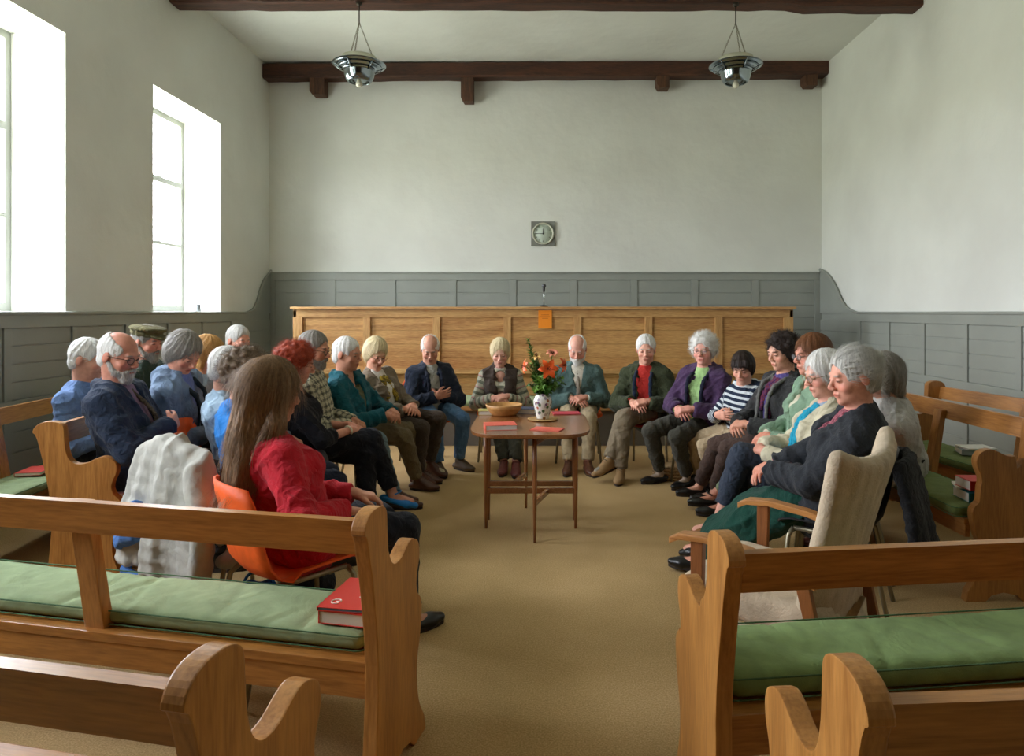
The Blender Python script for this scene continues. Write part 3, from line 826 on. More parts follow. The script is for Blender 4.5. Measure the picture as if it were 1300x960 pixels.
def mk_lens():
    m, nt, b = base('lens'); b.inputs['Base Color'].default_value = (1,1,1,1); b.inputs['Roughness'].default_value = .02
    b.inputs['Alpha'].default_value = .12; return m
M_lens = mk_lens()
# ------------------------------------------------------------------ camera, light
YB, XL, XR, ZC, YN = 9.4, -3.773, 3.827, 4.815, -3.2
cam = bpy.data.cameras.new('camera'); co = link(bpy.data.objects.new('camera', cam)); co.location = (0, 0, EYE); co.rotation_euler = (PI/2, 0, 0)
cam.sensor_width = 36; cam.lens = 36*FP/1300; cam.shift_x = -(HX-650)/1300; cam.shift_y = (HY-480)/1300; cam.clip_start = .05; C.camera = co
C.view_settings.view_transform = 'Standard'; C.view_settings.look = 'None'; C.view_settings.gamma = 1; C.view_settings.use_curve_mapping = False
C.view_settings.exposure = EXPO
C.cycles.use_denoising = True; C.cycles.max_bounces = 12; C.cycles.diffuse_bounces = 8; C.cycles.transparent_max_bounces = 12
C.cycles.caustics_reflective = False; C.cycles.caustics_refractive = False; C.cycles.sample_clamp_indirect = 12.
w = C.world = bpy.data.worlds.new('overcast_sky'); w.use_nodes = True; nt = w.node_tree; bg = nt.nodes['Background']
tc = nd(nt, 'ShaderNodeTexCoord'); sp = nd(nt, 'ShaderNodeSeparateXYZ'); nt.links.new(tc.outputs['Generated'], sp.inputs[0])
nt.links.new(ramp(nt, sp.outputs[2], [(0., lin((178,182,170))), (.04, lin((236,240,246))), (1., lin((226,235,252)))]), bg.inputs[0])
bg.inputs[1].default_value = SKY
WIN = [(6.60, 7.98), (4.01, 5.39), (1.42, 2.80)]; ZS, ZT, WT = 1.45, 3.65, .52
for y0, y1 in WIN:
    l = bpy.data.lights.new('daylight_portal', 'AREA'); l.shape = 'RECTANGLE'; l.size = ZT-ZS+.1; l.size_y = y1-y0; l.cycles.is_portal = True
    o = link(bpy.data.objects.new('daylight_portal', l)); o.location = (XL-WT-.02, (y0+y1)/2, (ZS+ZT)/2)
    o.rotation_euler = (0, -PI/2, 0)
def sun(E, az, el, ang, col=(1,.95,.86)):
    l = bpy.data.lights.new('sun', 'SUN'); l.energy = E; l.angle = math.radians(ang); l.color = col
    o = link(bpy.data.objects.new('sun', l)); d = Vector((-math.cos(el)*math.cos(az), -math.cos(el)*math.sin(az), -math.sin(el)))
    o.rotation_euler = d.to_track_quat('-Z', 'Y').to_euler()
# ------------------------------------------------------------------ materials of the place
def plaster():
    m, nt, b = base('lime_plaster'); co_ = coords(nt)
    n = nd(nt, 'ShaderNodeTexNoise'); n.inputs['Scale'].default_value = 1.1; n.inputs['Detail'].default_value = 7; nt.links.new(co_, n.inputs[0])
    nt.links.new(ramp(nt, n.outputs[0], [(.3, lin((215,216,209))), (.7, lin((227,229,222)))]), b.inputs['Base Color'])
    n2 = nd(nt, 'ShaderNodeTexNoise'); n2.inputs['Scale'].default_value = 5.; n2.inputs['Detail'].default_value = 8; nt.links.new(co_, n2.inputs[0])
    b.inputs['Roughness'].default_value = .85; bump(nt, b, n2.outputs[0], .35, .03); return m
M_plaster = plaster()
def carpet():
    m, nt, b = base('carpet'); co_ = coords(nt)
    n = nd(nt, 'ShaderNodeTexNoise'); n.inputs['Scale'].default_value = 2.2; n.inputs['Detail'].default_value = 5; nt.links.new(co_, n.inputs[0])
    n2 = nd(nt, 'ShaderNodeTexNoise'); n2.inputs['Scale'].default_value = 160.; n2.inputs['Detail'].default_value = 4; nt.links.new(co_, n2.inputs[0])
    a = nd(nt, 'ShaderNodeMath', operation='MULTIPLY_ADD'); a.inputs[1].default_value = .35; nt.links.new(n.outputs[0], a.inputs[0]); nt.links.new(n2.outputs[0], a.inputs[2])
    nt.links.new(ramp(nt, a.outputs[0], [(.45, lin((154,128,84))), (.68, lin((182,152,104))), (.9, lin((204,174,128)))]), b.inputs['Base Color'])
    b.inputs['Roughness'].default_value = .95; b.inputs['Specular IOR Level'].default_value = .15
    bump(nt, b, n2.outputs[0], .35, .006); return m
M_carpet = carpet()
M_grey = plain('grey_paint', (146,150,142), .42, var=.05, vs=3., bmp=.06, bs=30)
M_white = plain('white_paint', (226,228,222), .45)
M_beam = wood('beam_oak', (88,52,34), (40,24,17), 'x', .7, 5., coat=0.)
M_pine = wood('pine_bench', (190,130,62), (146,92,38), 'x'); M_pinez = wood('pine_bench_upright', (194,136,70), (152,98,44), 'z')
M_pine2 = wood('pale_pine', (206,164,104), (158,108,58), 'x', .5, 5., coat=.05); M_pine2z = wood('pale_pine_upright', (202,160,100), (166,118,68), 'z', .5, coat=.05)
M_oak = wood('bench_oak', (178,122,62), (140,88,40), 'x', .36); 
M_teak = wood('teak_table', (150,96,54), (112,68,36), 'y', .22, 4., knots=False, coat=.5); M_teakz = wood('teak_leg', (156,100,56), (116,70,38), 'z', .35, 4., knots=False)
M_cush = fabric('green_cushion', (150,168,126), weave=.4, wr=.5, wscale=7., sheen=.05); M_pipe = fabric('cushion_piping', (84,116,82), sheen=0)
M_cushd = fabric('green_cushion_dark', (112,128,76), weave=.4, wr=.5, wscale=7., sheen=.05)
M_metal = plain('chair_tube', (150,142,118), .35, .55); M_chrome = plain('chrome', (200,202,200), .12, 1.)
M_orange = fabric('orange_shell', (236,96,34), .55, weave=.1, wr=.1, sheen=0); M_red = plain('red_shell', (176,40,30), .45)
M_black = plain('black', (22,22,24), .45); M_paper = plain('paper', (232,230,222), .8); M_redc = plain('red_cover', (214,62,52), .4)
M_coral = plain('coral_cover', (226,98,78), .5); M_blue = plain('blue_cover', (96,140,180), .5); M_teal = plain('teal_cover', (40,130,140), .5)
def struct(o): o['kind'] = 'structure'; return o
# floor, ceiling
struct(MB().box((XL-.6, YN-.1, -.12), (XR+.2, YB+.15, 0)).build('floor', M_carpet))
struct(MB().box((XL-.6, YN-.1, ZC), (XR+.2, YB+.15, ZC+.12)).build('ceiling', M_plaster))
m = MB(); ys = [YN-.1]+[y for p in reversed(WIN) for y in p]+[YB+.15]
m.box((XL-WT, YN-.1, 0), (XL, YB+.15, ZS)); m.box((XL-WT, YN-.1, ZT), (XL, YB+.15, ZC))
for i in range(0, len(ys), 2): m.box((XL-WT, ys[i], ZS), (XL, ys[i+1], ZT))
struct(m.build('wall_left', M_plaster))
struct(MB().box((XR, YN-.1, 0), (XR+.15, YB+.15, ZC)).build('wall_right', M_plaster))
struct(MB().box((XL, YB, 0), (XR, YB+.15, ZC)).build('wall_back', M_plaster))
struct(MB().box((XL, YN-.15, 0), (XR, YN, ZC)).build('wall_front', wood('dark_unseen_wall', (92,62,36), (60,38,22), 'z', .5, knots=False)))  # unseen wall; dark wood finish added to cut light on the bench backs
mg, ntg, bgl = base('window_glass')
for n_ in list(ntg.nodes):
    if n_.type == 'BSDF_PRINCIPLED': ntg.nodes.remove(n_)
tr = nd(ntg, 'ShaderNodeBsdfTransparent'); gls = nd(ntg, 'ShaderNodeBsdfGlossy'); gls.inputs['Roughness'].default_value = .03
mx = nd(ntg, 'ShaderNodeMixShader'); out = [n_ for n_ in ntg.nodes if n_.type == 'OUTPUT_MATERIAL'][0]
mx.inputs[0].default_value = .06; ntg.links.new(tr.outputs[0], mx.inputs[1]); ntg.links.new(gls.outputs[0], mx.inputs[2]); ntg.links.new(mx.outputs[0], out.inputs[0])
for i, (y0, y1) in enumerate(WIN):
    m = MB(); xa, xb = XL-WT+.03, XL-WT+.09
    m.box((xa, y0, ZS), (xb, y0+.06, ZT)); m.box((xa, y1-.06, ZS), (xb, y1, ZT)); m.box((xa, y0+.06, ZT-.06), (xb, y1-.06, ZT)); m.box((xa, y0+.06, ZS), (xb, y1-.06, ZS+.07))
    h = (ZT-ZS-.13)/3
    for k in (1, 2): m.box((xa+.01, y0+.06, ZS+.07+h*k-.016), (xb-.005, y1-.06, ZS+.07+h*k+.016))
    m.box((xa-.01, y0+.06, ZS+.07+h*2-.03), (xb+.015, y1-.06, ZS+.07+h*2+.03))
    for k in (1, 2): m.box((xa+.015, y0+(y1-y0)*k/3-.011, ZS+.07), (xb-.01, y0+(y1-y0)*k/3+.011, ZT-.06))
    wn = struct(m.build('window_%d' % (i+1), plain('darkened_sash_paint', (150,152,144), .5)))  # sash colour darkened so the bars show against the window glare
    MB().box((xa+.025, y0+.05, ZS+.06), (xa+.029, y1-.05, ZT-.05)).build('pane', mg, wn)
# wainscots
def wainscot(name, side, cap=True):
    m = MB(); s = -1 if side == 'l' else 1; X0 = XL if side == 'l' else XR
    def bx(d0, d1, y0, y1, z0, z1, bev=0): 
        a, b = X0-s*d0, X0-s*d1; m.box((min(a,b), y0, z0), (max(a,b), y1, z1), bev=bev)
    top = 1.45; yc = 8.70
    st = [8.22-.69*i for i in range(17)]
    bx(0, .012, YN, YB, 0, top-.02)
    bx(.012, .034, YN, yc, top-.115, top-.02, .003); bx(.012, .034, YN, yc, 0, .16, .003); bx(.012, .034, YN, yc, .74, .82, .003)
    for y in st: 
        for za, zb in ((.16, .74), (.82, top-.115)): bx(.012, .034, y-.035, y+.035, za, zb, .003)
    for i in range(len(st)-1):
        for za, zb in ((.16, .74), (.82, top-.115)):
            n = 4; hh = (zb-za)/n
            for k in range(n): bx(.010, .020, st[i+1]+.036, st[i]-.036, za+hh*k+.004, za+hh*(k+1)-.004, .003)
    for y0, y1 in ((8.255, YB-.03),):
        for k in range(9):
            za, zb = .0+.15*k, .15*(k+1)-.006
            bx(.010, .03, y0, y1, za, min(zb, top-.02), .003)
    # swept end rising to the back wall
    P = [(308,397),(316,395.5),(321,391),(325,382),(328,371),(331,361),(335,353),(339,348),(345,345)] if side == 'l' else [(1092,396),(1082,394.5),(1076,390),(1071,382),(1066,370),(1061,360),(1056,352),(1050,346),(1041,343)]
    cv = []
    for px, py in P:
        Y = abs(X0)*FP/abs(px-HX); cv.append((min(Y, YB-.012), EYE-(py-HY)*Y/FP))
    cv[0] = (cv[0][0], top-.02); pts = [(YB-.012, top-.02)]+cv[0:]; 
    if cv[-1][0] < YB-.012: pts.append((YB-.012, cv[-1][1]))
    a, b = X0-s*0., X0-s*.034
    m.prism(pts, min(a,b), max(a,b), 'x')
    for i in range(len(cv)-1):
        (ya, za), (yb, zb) = cv[i], cv[i+1]
    o = struct(m.build(name, M_grey))
    m = MB(); e = X0-s*.028
    path = [(e, YN, top-.005)]+[(e, y, z+.012) for y, z in cv]
    m.tube([(e, YN, top-.008)]+[(e, y, z+.006) for y, z in cv]+[(e, YB-.02, cv[-1][1]+.008)], .016, 8)
    m.box((min(X0, X0-s*.045), YN, top-.02), (max(X0, X0-s*.045), cv[0][0], top), bev=.004)
    m.build('moulding', M_grey, o); return o
wainscot('trim_1', 'l'); wainscot('trim_2', 'r')
m = MB(); yb = YB; zt_ = 2.0
m.box((XL+.036, yb-.012, 0), (XR-.036, yb, zt_-.02)); m.box((XL+.036, yb-.034, zt_-.11), (XR-.036, yb-.012, zt_-.02), bev=.003)
st = [(px-HX)*9.37/FP for px in (345,421.5,498,575,651,728,805,882,959,1039)]
for x in st: m.box((x-.048, yb-.034, .2), (x+.048, yb-.012, zt_-.111), bev=.003)
for i in range(len(st)-1):
    for k in range(10): m.box((st[i]+.049, yb-.024, .2+.168*k), (st[i+1]-.049, yb-.011, .2+.168*(k+1)-.006), bev=.003)
o = struct(m.build('trim_3', M_grey)); MB().box((XL+.03, yb-.05, zt_-.02), (XR-.03, yb, zt_), bev=.005).build('moulding', M_grey, o)
# beams
def beam(label, y, d, z0, z1, blocks, seed, step=None):
    rs = random.Random(seed); m = MB(); n = 40; P = []
    for i in range(n+1):
        x = XL+.005+(XR-XL-.01)*i/n; j = lambda a: rs.uniform(-a, a)
        dz = .022*(x/3.8) if seed == 1 else 0; lo = z0+dz+j(.006)-(step if (step and x > 2.55) else 0)
        P.append([Vector((x, y-d/2+j(.004), lo+.015)), Vector((x, y-d/2+.02, lo)), Vector((x, y+d/2-.02, lo)), Vector((x, y+d/2, lo+.015)), Vector((x, y+d/2, z1+dz)), Vector((x, y-d/2+j(.004), z1+dz+j(.004)))])
    m.grid(P, True); m.bm.faces.new([v for v in m.bm.verts][:6]); m.bm.faces.new([v for v in m.bm.verts][-6:])
    for f in m.bm.faces: f.smooth = False
    o = tag(m.build('ceiling_beam', M_beam), label, 'beam')
    for x, w_, h_ in blocks:
        m = MB(); m.prism([(x-w_/2,z0+.03),(x+w_/2,z0+.03),(x+w_/2,z0-h_),(x-w_/2+.035,z0-h_),(x-w_/2,z0-h_+.05)], y-d/2+.02, y+d/2-.02, 'y', bev=.006); m.build('corbel', wood('beam_stub', (96,62,40), (48,30,20), 'z', .7, 5., knots=False, coat=0.), o)
bX = lambda px, Y: (px-HX)*Y/FP
beam('dark oak beam against the back wall with four short stubs below', 9.26, .22, 4.615, 4.80, [(bX(403,9.2),.20,.24),(bX(593,9.2),.165,.33),(bX(841.5,9.2),.17,.15),(bX(1029,9.2),.17,.12)], 1)
beam('dark oak beam at the top edge of the picture, carrying both lamps', 6.98, .22, 4.565, ZC-.001, [], 2, .03)
# pendant lamps
def lamp_parts(t):
    ch = MB()
    m = MB(); m.tube([(0,0,.67),(0,0,.47)], .006); m.lathe([(.0,.69),(.03,.685),(.03,.66),(.012,.65)], 16); m.build('ceiling_hook', plain('iron', (60,54,46), .5, .7), t)
    for a in (.5, 2.6, 4.7):
        c = MB(); p0, p1 = Vector((0,0,.48)), Vector((.155*math.cos(a), .155*math.sin(a), .115)); n = 22
        for i in range(n):
            q = p0.lerp(p1, (i+.5)/n); d = (p1-p0).normalized(); s_ = d.cross(Vector((0,0,1))).normalized(); s2 = d.cross(s_)
            sd = s_ if i % 2 else s2; hl = (p1-p0).length/n*.62
            c.tube([q+d*math.cos(x)*hl+sd*math.sin(x)*.006 for x in np.linspace(0, 2*PI, 9)[:-1]], .0022, 5, closed=True)
        c.build('chain', plain('chain_metal', (120,112,88), .4, .8), t)
    MB().lathe([(.165,.125),(.17,.13),(.172,.09),(.21,.06),(.205,.055),(.165,.085),(.16,.12),(.165,.125)], 40).build('rim', plain('lamp_cream', (206,206,186), .5), t)
    M_lamp = plain('lamp_steel', (150,160,166), .16, 1.)
    for r0, r1, z0 in ((.265,.205,.035),(.225,.17,.008),(.19,.15,-.012)):
        MB().lathe([(r0,z0+.018),(r0-.004,z0+.024),(r0-.02,z0+.008),(r1,z0-.012),(r1-.004,z0-.006),(r0-.024,z0+.014),(r0,z0+.018)], 48).build('reflector', M_lamp, t)
    for a in range(6):
        m = MB(); c_, s_ = math.cos(a*PI/3+.3), math.sin(a*PI/3+.3); m.tube([(c_*.25, s_*.25, .05), (c_*.2, s_*.2, .0), (c_*.15,s_*.15,-.02)], .005, 6); m.build('strut', M_lamp, t)
    MB().lathe([(.172,.09),(.162,.02),(.155,-.02),(.150,-.03),(.145,-.06),(.132,-.095),(.118,-.115),(.104,-.122),(.098,-.116),(.112,-.108),(.126,-.09),(.138,-.05),(.145,-.02),(.152,.02),(.164,.09),(.172,.09)], 48).build('bowl', M_lamp, t)
    b = MB().lathe([(.0,-.172),(.016,-.17),(.030,-.156),(.034,-.138),(.026,-.118),(.018,-.10),(.016,-.06),(0,-.055)], 20)
    b.build('bulb', plain('bulb_glass', (222,220,200), .15), t)
t = thing('pendant_lamp', 'tiered steel pendant lamp on chains, the one nearer the windows', 'lamp', (bX(456,6.88), 6.88, 3.885)); lamp_parts(t)
t2 = copy_tree(t); t2.location = (bX(934,6.88), 6.88, 3.875); t2.rotation_euler.z = .4; t2['label'] = 'tiered steel pendant lamp on chains, the one nearer the right wall'
# clock
t = thing('wall_clock', 'round white wall clock on a square grey board, on back wall', 'clock', (bX(689.5,YB), YB, EYE+(HY-297)*YB/FP))
MB().box((-.165,-.022,-.17), (.165,0,.17), bev=.004).build('backboard', plain('clock_board', (122,124,116), .6), t)
RX = Matrix.Rotation(PI/2, 4, 'X')
MB().lathe([(.125,.024),(.135,.05),(.148,.046),(.152,.03),(.152,.022)], 48, RX).build('case', plain('clock_case', (190,190,172), .4), t)
fc = MB().lathe([(0,.026),(.13,.026),(.13,.022)], 48, RX).build('clock_face', plain('clock_face', (196,208,194), .5), t)
def text(body, size, mat, parent, M, name='lettering', ext=.0006):
    cu = bpy.data.curves.new('tmp', 'FONT'); cu.body = body; cu.size = size; cu.align_x = 'CENTER'; cu.align_y = 'CENTER'; cu.extrude = ext
    o = bpy.data.objects.new('tmp', cu); COL.objects.link(o); dg = bpy.context.evaluated_depsgraph_get()
    me = bpy.data.meshes.new_from_object(o.evaluated_get(dg)); bpy.data.objects.remove(o); bpy.data.curves.remove(cu); me.name = name
    me.transform(M); me.materials.clear(); me.materials.append(mat); return link(bpy.data.objects.new(name, me), parent)
for i in range(1, 13):
    a = PI/2-i*PI/6; text(str(i), .030, M_black, fc, Matrix.Translation((.103*math.cos(a), -.0275, .103*math.sin(a))) @ RX, 'numeral')
MB().prism([(-.007,-.012),(.007,-.012),(.003,.075),(-.003,.075)], -.034, -.031, 'y', Matrix.Rotation(-math.radians(-4), 4, 'Y')).build('hour_hand', M_black, t)
MB().prism([(.015,-.004),(.015,.004),(-.105,.003),(-.105,-.003)], -.038, -.035, 'y').build('minute_hand', M_black, t)
# ------------------------------------------------------------------ long pine bench with panelled front
Yp = 7.9; xa, xb = bX(372,Yp), bX(1007,Yp); zy = lambda py, Y=Yp: EYE-(py-HY)*Y/FP
t = thing('panelled_bench', 'long panelled pine bench with a green seat pad, under the clock', 'bench', ((xa+xb)/2, Yp, 0)); tx = (xa+xb)/2
def lb(lo, hi, M_=M_pine2, name='rail', bev=.003, par=t): 
    return MB().box((lo[0]-tx, lo[1]-Yp, lo[2]), (hi[0]-tx, hi[1]-Yp, hi[2]), bev=bev).build(name, M_, par)
lb((xa-.02, Yp-.05, zy(392.5)), (xb+.02, Yp+.30, zy(389.5)), name='top_board', bev=.006)
lb((xa, Yp, zy(403)), (xb, Yp+.04, zy(393))); lb((xa, Yp, .45), (xb, Yp+.04, .62))
sx = [372+6, 465.5, 554, 644, 733.5, 823.5, 912.5, 1001]
for i, p in enumerate(sx):
    hw = .055 if i in (0, 7) else .042
    x = min(max(bX(p,Yp), xa+hw), xb-hw)
    lb((x-hw, Yp-.006, .62), (x+hw, Yp+.04, zy(403)), M_pine2z, 'stile')
for i in range(7):
    m = MB(); x0, x1 = bX(sx[i],Yp)+.04, bX(sx[i+1],Yp)-.04; za, zb = .60, zy(402); n = 5
    for k in range(n):
        a, b = za+(zb-za)*k/n, za+(zb-za)*(k+1)/n; m.box((x0-tx, .018, a+.002), (x1-tx, .03, b-.002), bev=.002)
    m.box((x0-tx, .03, za), (x1-tx, .038, zb)); m.build('panel', wood('pine_panel', (206,160,98), (150,98,50), 'x', .5, 3.2, coat=.05), t)
lb((xa, Yp-.075, zy(474)), (xb, Yp, zy(468)), name='ledge', bev=.008)
lb((xa, Yp-.02, zy(478)), (xb, Yp, zy(474)), name='ledge_moulding')
lb((xa, Yp-.55, .385), (xb, Yp, .43), name='seat_board', bev=.008)
lb((xa, Yp-.50, 0), (xb, Yp-.46, .385), plain('bench_front_paint', (106,102,94), .6), 'kick_board')
for x in (xa, xb-.04): lb((x, Yp-.46, 0), (x+.04, Yp-.0, .385), name='end_board')
lb((xa, Yp+.0, 0), (xa+.04, Yp+.30, zy(394)), M_pine2z, 'end_board'); lb((xb-.04, Yp, 0), (xb, Yp+.30, zy(394)), M_pine2z, 'end_board')
struct(MB().box((xa+.045, Yp+.05, 0), (xb-.045, YB-.06, .35)).build('trim_4', M_grey))
def cushion(name_label, M, L, D, z, th=.055, mat=None, seed=0, group=None, h=.014, loc=None):
    F_ = Field(V(-.03,-.03,-.02), V(L+.03, D+.03, th+.03), h); F_.h = .01
    F_.box(V(L/2, D/2, th/2), V(L/2, D/2, th/2), None, th*.48, 0)
    P, Fc = F_.mesh(); topm = np.clip((P[:,2]-th*.3)/(th*.5), 0, 1)
    rs = np.random.RandomState(seed); dz = np.zeros(len(P))
    for i in range(int(L*7)):
        x0 = rs.rand()*L; sk = rs.uniform(-.5, .5); y0 = rs.rand()*D; wd = rs.uniform(.008, .02); ln = rs.uniform(.1, .25)
        dz -= np.exp(-((P[:,0]-x0-sk*(P[:,1]-y0))/wd)**2-((P[:,1]-y0)/ln)**2)*rs.uniform(.003, .009)
    dz += (wob(P*V(1,1,0), 7., seed, 3)*.006)+wob(P*V(1,1,0), 24., seed, 3)*.0018
    P[:,2] += dz*topm; P[:,2] = np.maximum(P[:,2], 0)
    t_ = bpy.data.objects.new('seat_cushion', None); link(t_); t_.matrix_world = M @ Matrix.Translation((0,0,z)); tag(t_, name_label, 'cushion', group)
    from_np('pad', P, Fc, mat or M_cush, t_)
    for zz in (th*.86, th*.12):
        pp = []; r = .022
        for cx, cy, a0 in ((L-r, D-r, 0), (r, D-r, 90), (r, r, 180), (L-r, r, 270)):
            for a in (0, 30, 60, 90): pp.append((cx+(r+.004)*math.cos(math.radians(a0+a)), cy+(r+.004)*math.sin(math.radians(a0+a)), zz))
        MB().tube(pp, .0024, 6, closed=True).build('piping', M_pipe, t_)
    return t_
cushion('long pale green seat pad on the panelled pine bench', Matrix.Translation((xa+.05, Yp-.54, 0)), xb-xa-.1, .52, .43, .06, seed=3, h=.02)
# microphone and notice
t = thing('microphone', 'black microphone on a thin stem above the pine bench', 'microphone', (bX(690.5,Yp+.1), Yp+.1, zy(389.5)+.001))
MB().lathe([(.0,0),(.05,0),(.05,.012),(.02,.02),(0,.022)], 24).build('base', M_black, t)
MB().tube([(0,0,.02),(0,0,.12),(0,.0,.18)], .006).build('stem', M_chrome, t)
MB().lathe([(0,.17),(.012,.175),(.015,.22),(.012,.225)], 16).build('handle', M_black, t)
MB().lathe([(.012,.222),(.022,.228),(.026,.245),(.022,.262),(.010,.27),(0,.272)], 20).build('grille', plain('mic_mesh', (90,92,94), .4, .7), t)
M_note = plain('orange_paper', (240,140,20), .7)
t = tag(MB().box((-.078,-.0015,-.21), (.078,0,0)).build('paper_notice', M_note), 'orange paper notice taped to the pine bench below microphone', 'notice'); t.location = (bX(692,Yp), Yp-.008, zy(394))
m = MB()
for i, (w_, z_) in enumerate(((.09,-.05),(.11,-.07),(.07,-.09))): m.box((-w_/2,-.0025,z_-.006), (w_/2,-.0015,z_))
m.build('print', plain('orange_ink', (190,96,16), .8), t)
# ------------------------------------------------------------------ open benches
PROF = [(0,.83),(.012,.86),(.04,.88),(.08,.886),(.12,.88),(.145,.86),(.15,.82),(.155,.75),(.168,.70),(.19,.672),(.22,.662),(.26,.668),(.30,.688),(.34,.698),(.385,.68),(.403,.65),(.402,.61),(.385,.57),(.378,.535),(.39,.50),(.418,.47),(.425,.43),(.41,.35),(.385,.27),(.385,.19),(.41,.11),(.45,.05),(.46,0),(.36,0),(.33,.03),(.27,.045),(.2,.03),(.17,0),(.05,0),(.075,.15),(.09,.40),(.06,.62),(.02,.80)]
def bench(label, end, along, L, at_end, posts, mat=None, matz=None, armh=0., rail=(.745,.85), toph=0.):
    """end = back-top corner of the end plank that shows; along = unit vector with along x forward = up"""
    al = nrm(V(*along, 0)); fw = V(-al[1], al[0], 0); O = V(end[0], end[1], 0)-(al*L if at_end else 0)
    t = bpy.data.objects.new('open_bench', None); link(t); tag(t, label, 'bench')
    t.matrix_world = Matrix(((al[0], fw[0], 0, O[0]), (al[1], fw[1], 0, O[1]), (0,0,1,0), (0,0,0,1)))
    mat = mat or M_pine; matz = matz or M_pinez
    def cr(P, n=3):
        out = []; N = len(P); lock = {N-11, N-10, N-4, N-5, N-13, N-12}
        for i in range(N):
            p0, p1, p2, p3 = P[i-1], P[i], P[(i+1)%N], P[(i+2)%N]; out.append(p1)
            if p1[1] <= .06 or p2[1] <= .06: continue
            for j in range(1, n):
                t = j/n; out.append(tuple(.5*((2*p1[k])+(-p0[k]+p2[k])*t+(2*p0[k]-5*p1[k]+4*p2[k]-p3[k])*t*t+(-p0[k]+3*p1[k]-3*p2[k]+p3[k])*t**3) for k in (0,1)))
        return out
    pr = [(u, z+armh*(1 if .2 < u and z > .5 else 0)+toph*(1 if u < .16 and z > .7 else 0)) for u, z in cr(PROF)]
    for x in (0, L-.045): MB().prism(pr, x, x+.045, 'x', bev=.004).build('end_panel', matz, t)
    sh_ = lambda z: .02+(.85-z)*.20
    m = MB(); a, b = rail
    m.prism([(sh_(b),b),(sh_(b)+.032,b),(sh_(a)+.032,a),(sh_(a),a)], .045, L-.045, 'x', bev=.006); m.build('back_rail', mat, t)
    m = MB(); m.box((.045,.10,.372), (L-.045,.44,.402), bev=.004); m.build('seat_board', mat, t)
    m = MB(); m.box((.045,.105,.29), (L-.045,.132,.372), bev=.004); m.build('rear_apron', mat, t)
    m = MB(); m.box((.045,.41,.31), (L-.045,.435,.372), bev=.004); m.build('front_apron', mat, t)
    for x in posts:
        m = MB(); m.prism([(sh_(.84)+.033,.84),(sh_(.84)+.068,.84),(.165,.40),(.123,.40)], x-.038, x+.038, 'x', bev=.004); m.build('back_post', matz, t)
    M_ = t.matrix_world.copy()
    return t, M_
fl, MFL = bench('pine bench across the lower left with rail and armrest end', (-.505,1.93), (1.19,-.25), 2.45, True, (.2, 1.42), toph=-.012)
cushion('sage green cushion on the lower left bench under red books', MFL @ Matrix.Translation((.06,.145,0)), 2.31, .30, .404, .06, seed=4)
nl, MNL = bench('nearest pine bench at the bottom left corner', (-.555,1.055), (1.19,-.25), 1.5, True, (.5,))
fr_, MFR = bench('pine bench across the lower right with tall notched end', (.452,1.665), (.992,.115), 2.3, False, (1.15,), armh=-.02)
cushion('thick moss green cushion on the lower right bench', MFR @ Matrix.Translation((.06,.15,0)), 2.18, .31, .404, .075, mat=fabric('moss_cushion', (126,150,94), weave=.4, wr=.5, wscale=7., sheen=.05), seed=5)
nr, MNR = bench('nearest pine bench at the bottom right corner', (.485,1.02), (.998,.06), 1.6, False, (.9,))
ba, MA = bench('pine bench by the windows with curved end behind bearded man', (-2.62,3.50), (.12,-.99), 3.05, True, (.9, 2.1))
cushion('dark green cushion under the man in navy jacket', MA @ Matrix.Translation((.06,.14,0)), 2.93, .33, .404, .05, mat=M_cushd, seed=6)
bb, MB_ = bench('pine bench closest to the grey panelling on the left', (-3.34,3.35), (.09,-.99), 2.9, True, (.9, 2.12), rail=(.75,.85))
cushion('green cushion on the bench nearest the left wall', MB_ @ Matrix.Translation((.06,.14,0)), 2.78, .33, .404, .05, seed=7)
bc, MC = bench('pine bench on the right with broad curved near end', (2.57,3.42), (-.02,.99), 1.95, False, (.85,), mat=M_oak, matz=wood('bench_oak_upright', (180,124,62), (144,92,42), 'z', .36), armh=.065, rail=(.79,.89), toph=.04)
cushion('olive green cushion on bench behind beige armchair', MC @ Matrix.Translation((.06,.14,0)), 1.83, .34, .404, .06, mat=M_cushd, seed=8)
bd, MD = bench('pine bench closest to the grey panelling on the right', (3.42,3.35), (-.15,.985), 2.02, False, (1.15,), mat=M_oak, matz=wood('bench_oak_upright', (180,124,62), (144,92,42), 'z', .36), rail=(.78,.87), toph=.03)
cushion('olive green cushion on bench beside the right wall panelling', MD @ Matrix.Translation((.06,.14,0)), 1.9, .34, .404, .06, mat=M_cushd, seed=9)
# ------------------------------------------------------------------ table
TZ = .70; t = thing('gateleg_table', 'dark wooden drop-leaf table in the middle of the circle', 'table', (-.085, 4.67, 0))
def sup(a, b, n, p=4.2):
    out = []
    for i in range(n):
        x = 2*PI*i/n; c_, s_ = math.cos(x), math.sin(x); out.append((a*math.copysign(abs(c_)**(2/p), c_), b*math.copysign(abs(s_)**(2/p), s_)))
    return out
m = MB(); m.prism(sup(.39,.52,72), TZ-.022, TZ, 'z', bev=.006); m.build('tabletop', M_teak, t)
def tleg(x, y, n_='leg', r=.0165): 
    m = MB(); m.tube([(x,y,TZ-.022),(x,y,.45),(x,y,.1),(x,y,0)], [r,r*1.05,r*.72,r*.6], 12); return m.build(n_, M_teakz, t)
for x in (-.30, .30):
    for y in (-.095, .095): tleg(x, y)
for y in (-.095, .095): MB().box((-.29,y-.012,.235), (.29,y+.012,.27), bev=.003).build('stretcher', M_teak, t); MB().box((-.29,y-.012,TZ-.10), (.29,y+.012,TZ-.022), bev=.003).build('apron', M_teak, t)
